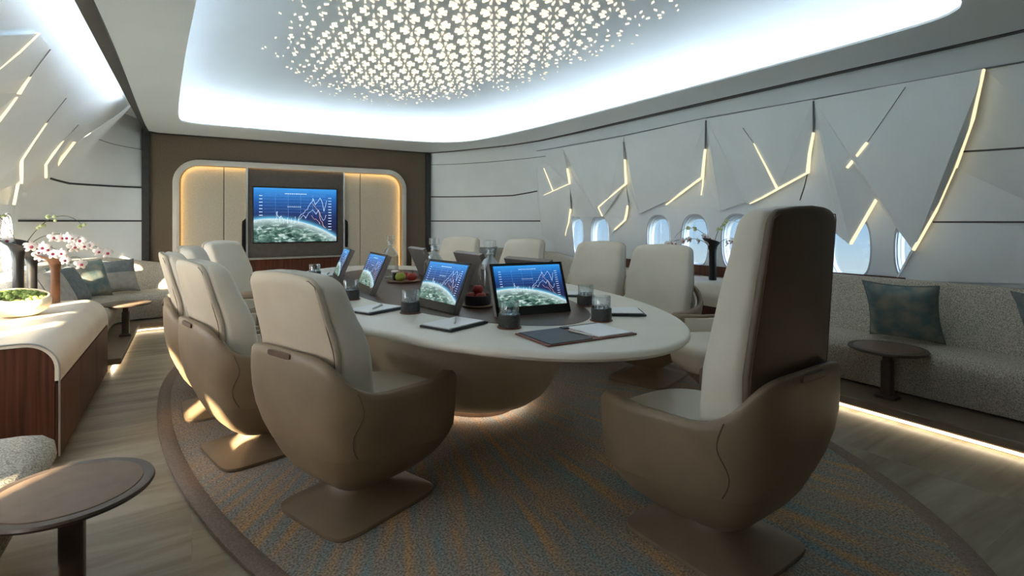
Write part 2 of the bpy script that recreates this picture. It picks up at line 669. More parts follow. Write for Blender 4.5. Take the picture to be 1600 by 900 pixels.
def smooth_poly(p, it=2):
    for _ in range(it):
        q = []
        for i in range(len(p)):
            a, b = p[i], p[(i + 1) % len(p)]
            q.append((a[0] * .75 + b[0] * .25, a[1] * .75 + b[1] * .25))
            q.append((a[0] * .25 + b[0] * .75, a[1] * .25 + b[1] * .75))
        p = q
    return p


def ray_poly(poly, c, ang):
    d = (math.cos(ang), math.sin(ang))
    best = 0
    for i in range(len(poly)):
        a, b = poly[i], poly[(i + 1) % len(poly)]
        ex, ey = b[0] - a[0], b[1] - a[1]
        den = d[0] * ey - d[1] * ex
        if abs(den) < 1e-9:
            continue
        t = ((a[0] - c[0]) * ey - (a[1] - c[1]) * ex) / den
        u = ((a[0] - c[0]) * d[1] - (a[1] - c[1]) * d[0]) / den
        if t > 0 and -1e-6 <= u <= 1 + 1e-6:
            best = max(best, t)
    return best


# a bearing measured from the camera position, used to lay out the wall facets at their own depth
def bearing(px, py):
    s_, c_ = math.sin(TH), math.cos(TH)
    a, b = (px - 800) / F, (HY - py) / F
    return s_ + a * c_, c_ - a * s_, b


def at(px, py, z):
    d = bearing(px, py)
    t = (z - CH) / d[2]
    return d[0] * t, d[1] * t


OFF_R = [(0, .10), (.45, .0), (1.36, 0), (1.5, .012), (1.65, .04), (1.8, .09), (1.95, .155), (2.08, .22), (2.2, .29), (2.3, .36), (2.38, .43), (2.46, .52)]
OFF_L = [(0, .10), (.45, .0), (1.36, 0), (1.5, .05), (1.65, .14), (1.8, .26), (1.95, .40), (2.08, .53), (2.2, .65), (2.3, .76), (2.38, .84), (2.46, .91)]
XW_R, XW_L, YF = 4.5, -1.5, 7.9


def on_right(px, py, off=0.0):
    d = bearing(px, py)
    x = 4.4
    for _ in range(40):
        z = CH + d[2] / d[0] * x
        x = 0.5 * x + 0.5 * (XW_R - table_lookup(OFF_R, z) - off)
    return Vector((x, d[1] / d[0] * x, CH + d[2] / d[0] * x))


def on_left(px, py, off=0.0):
    d = bearing(px, py)
    x = -1.0
    for _ in range(60):
        z = CH + d[2] / d[0] * x
        x = 0.7 * x + 0.3 * (XW_L + table_lookup(OFF_L, z) + off)
    return Vector((x, d[1] / d[0] * x, CH + d[2] / d[0] * x))


# ------------------------------------------------------------------ setting: floor, walls, windows
mb = MB()
mb.box((1.6, 3.0, -0.05), (7.4, 10.4, 0.1))
tag(mb.build('floor', M['floor'], smooth=False), kind='structure')
mb = MB()
mb.box((1.6, -1.85, 1.25), (7.4, 0.1, 2.7))
tag(mb.build('wall_near', M['taupe'], smooth=False), kind='structure')

ZL = [0, .2, .45, .62, 1.36, 1.5, 1.65, 1.8, 1.95, 2.08, 2.2, 2.3, 2.38, 2.46]


def wall_path(side):
    pts = []
    if side > 0:
        x0, yc, rx, ry, e = XW_R, 5.92, XW_R - 3.29, YF - 5.92, 1.6
    else:
        x0, yc, rx, ry, e = XW_L, 7.02, -0.53 - XW_L, YF - 7.02, 1.7
    for k in range(0, 17):
        t = PI / 2 * k / 16
        c, s_ = max(0, math.cos(t)) ** (2 / e), math.sin(t) ** (2 / e)
        fx = x0 - side * rx * (1 - c)
        w = 1.0 if k < 6 else max(0.0, 1 - ((k - 6) / 10) ** 1.3)
        pts.append((fx, yc + ry * s_, w, t))
    return pts


def build_wall(side, wins, name):
    """wins: list of window centre heights along Y; the flat window zone gets oval openings"""
    OFF = OFF_R if side > 0 else OFF_L
    x0 = XW_R if side > 0 else XW_L
    pitch = 0.5
    ys = [-1.85]
    y0 = wins[0] - pitch / 2
    ys.append(y0)
    for w in wins:
        ys.append(w + pitch / 2)
    arc = wall_path(side)
    cols = [(x0, y, 1.0, 0.0) for y in ys if y < arc[0][1] - .005] + arc
    mb = MB()
    nz = len(ZL)
    vs = []
    for (x, y, w, t) in cols:
        for z in ZL:
            o = table_lookup(OFF, z) * w
            vs.append((x - side * o * math.cos(t), y - o * math.sin(t), z))
    fs = []
    for i in range(len(cols) - 1):
        win = i >= 1 and i <= len(wins) and i - 1 not in SKIP[side]
        for j in range(nz - 1):
            if win and ZL[j] == .62:
                continue
            fs.append([i * nz + j, (i + 1) * nz + j, (i + 1) * nz + j + 1, i * nz + j + 1])
    mb.add(vs, fs)
    zc, zlo, zhi = 0.99, .62, 1.36
    for i in range(1, len(wins) + 1):
        if i - 1 in SKIP[side]:
            continue
        ya, yb = cols[i][1], cols[i + 1][1]
        yc = (ya + yb) / 2
        hy, hz = (yb - ya) / 2, (zhi - zlo) / 2
        angs = sorted([2 * PI * k / 40 for k in range(40)] + [math.atan2(sz * hz, sy * hy) % (2 * PI) for sy in (1, -1) for sz in (1, -1)])
        outer, inner = [], []
        for a in angs:
            c, s_ = math.cos(a), math.sin(a)
            t = min(hy / abs(c) if abs(c) > 1e-9 else 1e9, hz / abs(s_) if abs(s_) > 1e-9 else 1e9)
            outer.append((x0, yc + c * t, zlo + hz + s_ * t))
            rr = 1 / ((abs(c) / .175) ** 2.6 + (abs(s_) / .285) ** 2.6) ** (1 / 2.6)
            inner.append((x0, yc + c * rr, zc + s_ * rr))
        mb.loft([outer, inner], cap0=False, cap1=False)
    o = mb.build(name, M['wall'], sharp=50)
    return tag(o, kind='structure')


WR = [1.66 + .5 * k for k in range(9)]
WL = [-0.25 + .5 * k for k in range(15)]
SKIP = {1: {6}, -1: set()}   # cells of the wall that have no window
build_wall(1, WR, 'wall_right')
build_wall(-1, WL, 'wall_left')

win_no = 0


def oval(a, b, e, n=40):
    return [(math.copysign(abs(math.cos(t)) ** (2 / e), math.cos(t)) * a, math.copysign(abs(math.sin(t)) ** (2 / e), math.sin(t)) * b) for t in [2 * PI * k / n for k in range(n)]]


def make_window(side, yc, sun_block=0.0):
    global win_no
    win_no += 1
    x0 = XW_R if side > 0 else XW_L
    root = empty('window_%d' % win_no, (x0, yc, .99))
    tag(root, kind='structure')
    mb = MB()
    rings = []
    for a, b, d in ((.178, .288, -.006), (.166, .276, -.004), (.163, .272, .010), (.157, .264, .012), (.151, .254, .042), (.148, .249, .044), (.139, .234, .078), (.15, .25, .09)):
        rings.append([(side * d, y, z) for y, z in oval(a, b, 2.6)])
    mb.loft(rings, cap0=False, cap1=False)
    mb.build('window_frame', M['veil'], root, sharp=30)
    mb = MB()
    mb.loft([[(side * .080, y, z) for y, z in oval(.145, .24, 2.6)], [(side * .085, y, z) for y, z in oval(.145, .24, 2.6)]])
    mb.build('pane', M['pane'], root, smooth=False)
    if sun_block > 0:
        mb = MB()
        h = .47 * sun_block
        mb.box((side * .074, 0, .235 - h / 2), (.006, .286, h))
        sh = mb.build('window_shade', M['veil'], root, smooth=False)  # unseen blind, added to keep the sun out of this window
    return root


for k, y in enumerate(WR):
    if k not in SKIP[1]:
        make_window(1, y)
SUN_BLOCK_L = {0: 1, 1: 1, 3: 1, 5: 1}  # out-of-view windows closed off by added blinds to place the sun patches
for k, y in enumerate(WL):
    make_window(-1, y, SUN_BLOCK_L.get(k, 0))
    if not SUN_BLOCK_L.get(k, 0):
        pd = bpy.data.lights.new('window_portal', 'AREA')   # sampling portal for the daylight of this window
        pd.shape = 'RECTANGLE'
        pd.size, pd.size_y = .48, .30
        pd.cycles.is_portal = True
        po = bpy.data.objects.new('window_portal', pd)
        C.objects.link(po)
        po.location = (XW_L - .10, y, .99)
        po.rotation_euler = Vector((1, 0, 0)).to_track_quat('-Z', 'Y').to_euler()

# ------------------------------------------------------------------ far wall
mb = MB()
mb.box((1.6, YF + .05, 1.25), (7.4, .1, 2.7))
tag(mb.build('wall_far', M['taupe'], smooth=False), kind='structure')
TRIM = 0


def trim(mb, mat, smooth=True, bevel=0.0, parent=None, sharp=38):
    global TRIM
    TRIM += 1
    return tag(mb.build('trim_%d' % TRIM, mat, smooth=smooth, bevel=bevel, sharp=sharp), kind='structure')


for x0, x1 in ((-.53, -.45), (3.21, 3.29)):
    mb = MB()
    mb.box(((x0 + x1) / 2, YF - .02, 1.17), (x1 - x0, .05, 2.34))
    trim(mb, M['band'], smooth=False, bevel=.005)

# ------------------------------------------------------------------ ceiling, soffit, coves
PC = (1.78, 3.7)
P_OUT = [(-.50, -1.75), (-.50, 7.3), (-.49, 7.8), (-.40, 7.885), (-.1, 7.89), (3.1, 7.89), (3.28, 7.86), (3.5, 7.5), (3.72, 7.0), (3.95, 6.45), (4.07, 5.9), (4.10, 5.2), (4.12, -1.75)]
P_IN = smooth_poly([(-.13, 6.95), (-.08, 7.17), (.25, 7.21), (2.4, 7.19), (3.1, 7.08), (3.42, 6.72), (3.57, 5.9), (3.65, 4.7), (3.67, 3.0), (3.67, 1.5), (3.6, 1.12), (3.2, 1.05), (2.0, 1.0), (.7, 1.0), (.25, 1.15), (.08, 1.8), (.03, 3.0), (-.04, 4.2), (-.11, 6.0)], 2)
NA = 400
ANG = sorted([2 * PI * k / NA for k in range(NA)] + [math.atan2(p[1] - PC[1], p[0] - PC[0]) % (2 * PI) for p in P_OUT])
R_OUT = [ray_poly(P_OUT, PC, a) for a in ANG]
R_IN = [ray_poly(P_IN, PC, a) for a in ANG]


def ring(rs, z, d=0.0, k=1.0):
    return [(PC[0] + (r * k + d) * math.cos(a), PC[1] + (r * k + d) * math.sin(a), z) for r, a in zip(rs, ANG)]


mb = MB()
mb.loft([ring(R_OUT, 2.302, -.085), ring([lerp(a, b, .5) for a, b in zip(R_OUT, R_IN)], 2.338), ring(R_IN, 2.345, .03), ring(R_IN, 2.35, 0), ring(R_IN, 2.365, 0), ring(R_IN, 2.37, .02), ring(R_IN, 2.372, .2)], cap0=False, cap1=False)
trim(mb, M['soffit'], sharp=60)
mb = MB()
mb.loft([ring(R_OUT, 2.303, -.085), ring(R_OUT, 2.296, -.08), ring(R_OUT, 2.296, -.004), ring(R_OUT, 2.302, 0), ring(R_OUT, 2.36, 0), ring(R_OUT, 2.365, -.10)], cap0=False, cap1=False)
trim(mb, M['band'], sharp=40)
mb = MB()
mb.loft([ring(R_IN, 2.372, .2), ring(R_IN, 2.45, .2), ring(R_IN, 2.53, .18), ring(R_IN, 2.60, .10), ring(R_IN, 2.65, .0), ring(R_IN, 2.685, -.14), ring(R_IN, 2.705, -.30), ring(R_IN, 2.715, 0, .72), ring(R_IN, 2.72, 0, .5), ring(R_IN, 2.72, 0, .02)], cap0=False, cap1=True)
mb.loft([ring(R_IN, 2.45, .2), ring(R_IN, 2.455, .22), [(max(-1.52, min(4.56, PC[0] + 9 * math.cos(a))), max(-1.9, min(7.98, PC[1] + 9 * math.sin(a))), 2.455) for a in ANG]], cap0=False, cap1=False)
tag(mb.build('ceiling', M['ceil'], sharp=60), kind='structure')


def strip_ring(rs, d, z, name, mat, sel, label):
    idx = [i for i in range(len(ANG)) if sel(PC[0] + rs[i] * math.cos(ANG[i]), PC[1] + rs[i] * math.sin(ANG[i]))]
    if len(idx) < len(ANG):
        # rotate the list so that the run is continuous
        for s_ in range(len(idx)):
            if (idx[s_] - 1) % len(ANG) not in idx:
                idx = idx[s_:] + idx[:s_]
                break
    else:
        idx = idx + [idx[0]]
    rings = []
    for i in idx:
        a, r = ANG[i], rs[i] + d
        ca, sa = math.cos(a), math.sin(a)
        rings.append([(PC[0] + (r + u) * ca, PC[1] + (r + u) * sa, z + w) for u, w in ((-.012, 0), (.012, 0), (.012, .012), (-.012, .012))])
    mb = MB()
    mb.loft(rings)
    return tag(mb.build(name, mat, smooth=False), label, 'light')


strip_ring(R_IN, .13, 2.376, 'cove_light', M['led_cool'], lambda x, y: True, 'cool white cove light strip running all round the ceiling recess')
strip_ring(R_OUT, -.05, 2.372, 'cove_light', M['led_left'], lambda x, y: x < -.3 and .2 < y < 6.5, 'cove light strip above the dark band along the left wall')
strip_ring(R_OUT, -.05, 2.372, 'cove_light', M['led_right'], lambda x, y: x > 3.4 and -1 < y < 6.0, 'cove light strip above the dark band along the right window wall')

# perforated star pattern in the ceiling
mb = MB()
pcx, pcy, pa, pb = 1.86, 4.0, 1.37, 2.66
sp = .250
row = 0
yy = pcy - pb
while yy < pcy + pb:
    xx = pcx - pa - (sp / 2 if row % 2 else 0)
    while xx < pcx + pa + sp:
        q = math.sqrt(((xx - pcx) / pa) ** 2 + ((yy - pcy) / pb) ** 2)
        if q < 1.0:
            for k in range(10):
                a = PI / 5 * k
                tx, ty = xx + .02 * math.cos(a), yy + .02 * math.sin(a)
                qq = math.sqrt(((xx + .07 * math.cos(a) - pcx) / pa) ** 2 + ((yy + .07 * math.sin(a) - pcy) / pb) ** 2)
                f = max(.22, 1.0 - .72 * qq ** 1.4) * random.uniform(.94, 1.02)
                if qq > .62 and random.random() < (qq - .62) * 2.0:
                    continue
                L = .072 * f
                w = L * .15
                s0 = .098 - L
                tip = (xx + s0 * math.cos(a), yy + s0 * math.sin(a))
                e = (xx + .098 * math.cos(a), yy + .098 * math.sin(a))
                nx, ny = -math.sin(a) * w, math.cos(a) * w
                tri = [tip, (e[0] + nx, e[1] + ny), (e[0] - nx, e[1] - ny)]
                mb.loft([[(x, y, 2.706) for x, y in tri], [(x, y, 2.725) for x, y in tri]])
        xx += sp
    yy += sp * .866
    row += 1
tag(mb.build('ceiling_light', M['led_perf'], smooth=False), 'oval field of small lit triangular perforations arranged as stars in the ceiling', 'light')


# ------------------------------------------------------------------ wall facets with gold light strips
def facet(pts, fn, tris=None):
    """raised wall panel: polygon of (px, py, offset) laid on the wall, with side walls back to it"""
    front = [fn(p[0], p[1], p[2] + .006) for p in pts]
    back = [fn(p[0], p[1], -.01) for p in pts]
    mb = MB()
    mb.loft([[tuple(p) for p in back], [tuple(p) for p in front]], cap0=False, cap1=False)
    bm = bmesh.new()
    vs = [bm.verts.new(p) for p in front]
    f = bm.faces.new(vs)
    bmesh.ops.triangulate(bm, faces=[f])
    bm.verts.index_update()
    tris = [[v.index for v in g.verts] for g in bm.faces]
    mb.add(front, tris)
    bm.free()
    o = trim(mb, M['facet'], smooth=False)
    SURF[o.name] = [[front[i] for i in t] for t in tris]
    return o


SURF = {}


def on_facet(px, py, o, fn, off):
    d = Vector(bearing(px, py)).normalized()
    eye = Vector((0, 0, CH))
    best = None
    for dx, dy in ((0, 0), (-1.5, 0), (1.5, 0), (0, -1.5), (0, 1.5), (-3, 0), (0, -3), (3, 0), (0, 3)):
        d = Vector(bearing(px + dx, py + dy)).normalized()
        for t in SURF[o.name]:
            h = intersect_ray_tri(t[0], t[1], t[2], d, eye, True)
            if h and (best is None or (h - eye).length < (best - eye).length):
                best = h
        if best:
            return best + Vector((-1 if fn is on_right else 1, 0, 0)) * .006
    return fn(px, py, off)


def gold(pts, fn, w0, w1, parent, off=.05):
    """tapered light strip along a wall edge"""
    P = [on_facet(p[0], p[1], parent, fn, off) for p in pts]
    w0, w1 = w0 * .62, w1 * .62
    n = len(P)
    rings = []
    for i, p in enumerate(P):
        t = (P[min(i + 1, n - 1)] - P[max(i - 1, 0)]).normalized()
        nn = Vector((-1 if fn is on_right else 1, 0, 0))
        s_ = t.cross(nn).normalized()
        w = lerp(w0, w1, i / max(1, n - 1)) / 2
        rings.append([tuple(p + s_ * a * w + nn * b) for a, b in ((-1, -.02), (1, -.02), (1, .004), (-1, .004))])
    mb = MB()
    mb.loft(rings)
    o = mb.build('light_strip', M['led_strip'], parent, smooth=False)
    return o


def seam(pts, fn, w, mat, off=.012, on=None):
    P = [on_facet(p[0], p[1], on, fn, off) if on else fn(p[0], p[1], off) for p in pts]
    n = len(P)
    mb = MB()
    rings = []
    for i, p in enumerate(P):
        t = (P[min(i + 1, n - 1)] - P[max(i - 1, 0)]).normalized()
        nn = Vector((-1 if fn is on_right else 1, 0, 0))
        s_ = t.cross(nn).normalized()
        rings.append([tuple(p + s_ * a * w / 2 + nn * b) for a, b in ((-1, -.02), (1, -.02), (1, .0), (-1, .0))])
    mb.loft(rings)
    return trim(mb, mat, smooth=False)


R_ = on_right
f0 = facet([(879, 231, .0), (886, 263, .04), (890, 287, .045), (892, 327, .05), (884, 368, .05), (898, 398, .03), (906, 412, .02), (850, 413, -.012), (838, 330, -.012), (838, 240, -.012)], R_)
gold([(850, 263), (857, 280), (864, 298)], R_, .012, .02, f0, .03)
gold([(850, 305), (870, 296), (890, 287)], R_, .004, .012, f0, .05)
gold([(886, 263), (890, 287)], R_, .02, .032, f0, .055)
gold([(891.5, 326.7), (889, 347), (884, 368)], R_, .03, .03, f0, .06)
f1 = facet([(879, 231, .0), (974, 214, .02), (977, 249, .05), (978, 287, .055), (935, 324, .055), (943, 338, .035), (935, 339, .03), (897, 339, .0), (890, 287, 0), (886, 263, 0)], R_)
gold([(977.5, 249), (978.5, 268), (978, 287)], R_, .018, .03, f1, .062)
gold([(978, 287), (957, 305), (935, 324)], R_, .022, .022, f1, .062)
gold([(935, 324), (943, 338)], R_, .02, .02, f1, .05)
f1b = facet([(978, 287, .0), (982, 321, .045), (978, 344, .045), (958, 362, .045), (943, 338, .005), (935, 324, 0)], R_)
gold([(982, 321), (980.5, 333), (978, 344)], R_, .022, .03, f1b, .052)
gold([(978, 344), (960, 362)], R_, .022, .014, f1b, .052)
f2 = facet([(974, 214, .0), (1103, 184, .02), (1102, 233, .05), (1099, 277, .055), (1060, 305, .055), (998, 335, .035), (982, 321, .0), (978, 287, 0), (977, 249, 0)], R_)
gold([(1101.8, 233), (1101, 255), (1099, 277)], R_, .016, .034, f2, .062)
gold([(1099, 277), (1080, 291), (1060, 305)], R_, .02, .02, f2, .062)
gold([(1060, 305), (1040, 320)], R_, .014, .012, f2, .06)
f3 = facet([(1103, 184, .0), (1271, 155, .02), (1271, 207, .05), (1262, 270, .055), (1215, 295.5, .055), (1172, 320, .055), (1165, 316, .04), (1125, 330, .02), (1102, 322, .0), (1080, 293, 0), (1099, 277, 0), (1102, 233, 0)], R_)
gold([(1099, 278), (1098, 292), (1096, 305)], R_, .016, .004, f3, .03)
gold([(1271, 207), (1268, 240), (1262, 270)], R_, .014, .034, f3, .062)
gold([(1262, 270), (1238, 283), (1215, 295.5)], R_, .014, .018, f3, .062)
gold([(1215, 295.5), (1193, 308), (1172, 320)], R_, .018, .01, f3, .062)
gold([(1178, 224), (1197, 260), (1215, 295)], R_, .006, .028, f3, .062)
f4 = facet([(1271, 155, .0), (1539, 107, .06), (1520, 185, .096), (1492, 262, .065), (1462, 330, .076), (1427, 392.5, .06), (1398, 352, .045), (1369, 312, .03), (1329, 383, .055), (1313, 371, .045), (1249, 313, .0), (1262, 270, 0), (1271, 207, 0)], R_)
gold([(1355.5, 223), (1347.5, 233), (1340, 242.5), (1332, 252.5), (1324, 262.4)], R_, .026, .026, f4, .05)
gold([(1369, 312), (1349, 347), (1329, 383)], R_, .022, .026, f4, .06)
gold([(1539, 108), (1520, 185), (1492, 262)], R_, .014, .034, f4, .072)
gold([(1492, 262), (1462, 330), (1427, 392.5)], R_, .012, .026, f4, .068)
f5 = facet([(1539, 107, .0), (1900, 40, .0), (1900, 452, .0), (1398, 438, .02), (1404, 432, .03), (1427, 392.5, .03), (1462, 330, .02), (1492, 262, .0), (1520, 185, 0)], R_)
seam([(1504, 237), (1540, 235), (1570, 233), (1600, 231), (1680, 226), (1750, 222)], R_, .012, M['line'], .022, f5)
seam([(1458, 347), (1500, 347), (1550, 347), (1600, 347), (1680, 347), (1750, 347)], R_, .012, M['line'], .030, f5)
seam([(838, 236), (879, 229), (972, 212), (1103, 184), (1271, 154.5), (1400, 131.5), (1600, 96), (1800, 60)], R_, .007, M['seamline'], .03)
seam([(974, 222), (977, 249)], R_, .0035, M['seamline'], .06, f1)
seam([(1102.5, 188), (1101.5, 233)], R_, .0035, M['seamline'], .06, f2)
seam([(1270.5, 158), (1270.5, 207)], R_, .0035, M['seamline'], .06, f3)
seam([(1161, 200), (1178, 224)], R_, .0035, M['seamline'], .06, f3)
seam([(1415, 136), (1385, 180), (1356, 222)], R_, .003, M['seamline'], .06, f4)
seam([(1262, 271), (1257, 292), (1250, 313)], R_, .006, M['line'], .02, f4)

L_ = on_left
g1 = facet([(-60, 60, .02), (60, 52, .03), (30, 83, .04), (0, 108, .045), (-60, 150, .05), (-140, 150, .02)], L_)
gold([(60, 52), (30, 81), (-40, 140)], L_, .004, .02, g1, .05)
g2 = facet([(60, 52, .0), (80, 76, .02), (46, 120, .05), (30, 145, .05), (0, 190, .06), (-60, 220, .06), (-60, 150, .0), (0, 108, .0)], L_)
gold([(46, 120), (38, 132), (30, 145)], L_, .012, .04, g2, .06)
gold([(25, 152), (12, 170), (-4, 194)], L_, .012, .05, g2, .07)
seam([(78, 77), (62, 100), (46, 120)], L_, .004, M['seamline'], .05, g2)
g3 = facet([(80, 76, .0), (105, 152, .02), (72, 192, .05), (36, 248, .06), (34, 285, .06), (-10, 300, .04), (0, 190, .0), (30, 145, 0), (46, 120, 0)], L_)
gold([(72, 192), (54, 218), (36, 248)], L_, .012, .05, g3, .068)
gold([(36, 248), (34, 286)], L_, .05, .055, g3, .068)
seam([(103, 153), (88, 172), (72, 192)], L_, .004, M['seamline'], .05, g3)
gold([(29, 285), (27, 302), (24, 318)], L_, .05, .06, g3, .06)
g4 = facet([(105, 152, .0), (124, 194, .02), (98, 220, .04), (72, 256, .055), (74, 276, .055), (60, 300, .03), (36, 300, .0), (36, 248, 0), (72, 192, 0)], L_)
gold([(98, 220), (85, 238), (72, 256)], L_, .01, .04, g4, .06)
gold([(72, 256), (74, 276)], L_, .045, .05, g4, .06)
gold([(118, 222), (99, 247), (80, 274)], L_, .01, .04, g4, .04)
gold([(80, 274), (83, 289)], L_, .045, .05, g4, .04)
seam([(122, 195), (110, 208), (98, 220)], L_, .004, M['seamline'], .045, g4)


# dark reveal lines on the curved end panels
def wall_line(side, zs, k0, k1, w, mat, extra=None):
    OFF = OFF_R if side > 0 else OFF_L
    arc = wall_path(side)
    pts = []
    for k in range(k0, k1 + 1):
        x, y, wt, t = arc[k]
        z = zs(k)
        o = table_lookup(OFF, z) * wt + .004
        nx, ny = -side * math.cos(t), -math.sin(t)
        pts.append(Vector((x + nx * o, y + ny * o, z)))
    if extra:
        pts = [Vector(p) for p in extra] + pts
    mb = MB()
    mb.loft([[tuple(p + Vector((0, 0, a)) + Vector((-side * .7, -.7, 0)) * b) for a, b in ((-w / 2, -.01), (w / 2, -.01), (w / 2, .004), (-w / 2, .004))] for p in pts])
    return trim(mb, mat, smooth=False)


wall_line(1, lambda k: 1.60 + (.02 * (6 - k) if k < 6 else 0), 1, 16, .018, M['line'])
wall_line(1, lambda k: 1.206, 0, 16, .018, M['line'])
wall_line(1, lambda k: 2.12, 1, 16, .008, M['seamline'])
wall_line(-1, lambda k: 1.62 + (.012 * (7 - k) if k < 7 else 0), 4, 16, .02, M['line'])
wall_line(-1, lambda k: 1.206, 1, 16, .02, M['line'])
wall_line(-1, lambda k: 2.09, 6, 16, .006, M['seamline'])


# ------------------------------------------------------------------ media wall: niche, doors, television
def niche_outline(x0, x1, z0, z1, r, n=10):
    pts = [(x0, z0)]
    for k in range(n + 1):
        a = PI - PI / 2 * k / n
        pts.append((x0 + r + r * math.cos(a), z1 - r + r * math.sin(a)))
    for k in range(n + 1):
        a = PI / 2 - PI / 2 * k / n
        pts.append((x1 - r + r * math.cos(a), z1 - r + r * math.sin(a)))
    pts.append((x1, z0))
    return pts


med = empty('media_cabinet', (1.32, YF, 0))
tag(med, 'wall cabinet with backlit linen doors in a rounded pale frame around the television', 'cabinet')
NX0, NX1, NZ1 = -1.53, 1.54, 1.995
o_out = niche_outline(NX0, NX1, 0.0, NZ1, .30)
o_lip = niche_outline(NX0 + .072, NX1 - .072, 0.0, NZ1 - .072, .228)
o_in = niche_outline(NX0 + .05, NX1 - .05, 0.0, NZ1 - .05, .25)
mb = MB()
mb.loft([[(x, -.002, z) for x, z in o_out], [(x, -.085, z) for x, z in o_out], [(x, -.09, z) for x, z in [(lerp(a[0], b[0], .12), lerp(a[1], b[1], .12)) for a, b in zip(o_out, o_in)]],
         [(x, -.09, z) for x, z in o_lip], [(x, -.082, z) for x, z in o_lip], [(x, -.080, z) for x, z in o_in], [(x, -.002, z) for x, z in o_in]], closed=False)
mb.build('frame', M['frame'], med, sharp=40)
o_l = niche_outline(NX0 + .051, NX1 - .051, 0.05, NZ1 - .051, .249)
o_m = niche_outline(NX0 + .060, NX1 - .060, 0.05, NZ1 - .060, .24)
mb = MB()
mb.loft([[(x, -.076, z) for x, z in o_l], [(x, -.066, z) for x, z in o_l], [(x, -.066, z) for x, z in o_m], [(x, -.076, z) for x, z in o_m], [(x, -.076, z) for x, z in o_l]], closed=False)
mb.build('light_strip', M['led_niche'], med, smooth=False)


def door(name, x0, x1, corner=0):
    z1 = NZ1 - .08
    r = .21
    pts = [(x0, .03), (x1, .03)]
    if corner > 0:
        pts += [(x1 - r + r * math.cos(PI / 2 * k / 8), z1 - r + r * math.sin(PI / 2 * k / 8)) for k in range(9)]
    else:
        pts.append((x1, z1))
    if corner < 0:
        pts += [(x0 + r + r * math.cos(PI / 2 + PI / 2 * k / 8), z1 - r + r * math.sin(PI / 2 + PI / 2 * k / 8)) for k in range(9)]
    else:
        pts.append((x0, z1))
    mb = MB()
    mb.loft([[(x, -.004, z) for x, z in pts], [(x, -.030, z) for x, z in pts]])
    return mb.build(name, M['door'], med, smooth=False)


d1 = door('door', -1.44, -.965, -1)
d2 = door('door', -.955, -.70)
d3 = door('door', .60, .83)
d4 = door('door', .84, 1.45, 1)
for x, par in ((-.715, d2), (.615, d3)):
    mb = MB()
    sg = 1 if x > 0 else -1
    pts = [(x - sg * .012, .78), (x - sg * .012, 1.24), (x + sg * .03, 1.20), (x + sg * .034, 1.15), (x + sg * .034, .87), (x + sg * .03, .82)]
    mb.loft([[(px, -.028, pz) for px, pz in pts], [(px, -.050, pz) for px, pz in pts]])
    mb.build('handle', M['black'], par, smooth=False)
for x in (-.69, .585):
    mb = MB()
    mb.box((x, -.05, .98), (.022, .07, 1.95))
    mb.build('upright', M['metal'], med, smooth=False)
mb = MB()
mb.box((-.05, -.035, 1.33), (1.25, .06, 1.24))
mb.build('screen_panel', M['tvpanel'], med, smooth=False, bevel=.004)
mb = MB()
mb.box((-.05, -.06, .695), (1.25, .12, .025))
mb.build('trim_strip', M['metal'], med, smooth=False, bevel=.004)
mb = MB()
mb.box((-.05, -.045, .35), (1.25, .08, .66))
mb.build('wood_base', M['wood'], med, smooth=False, bevel=.004)


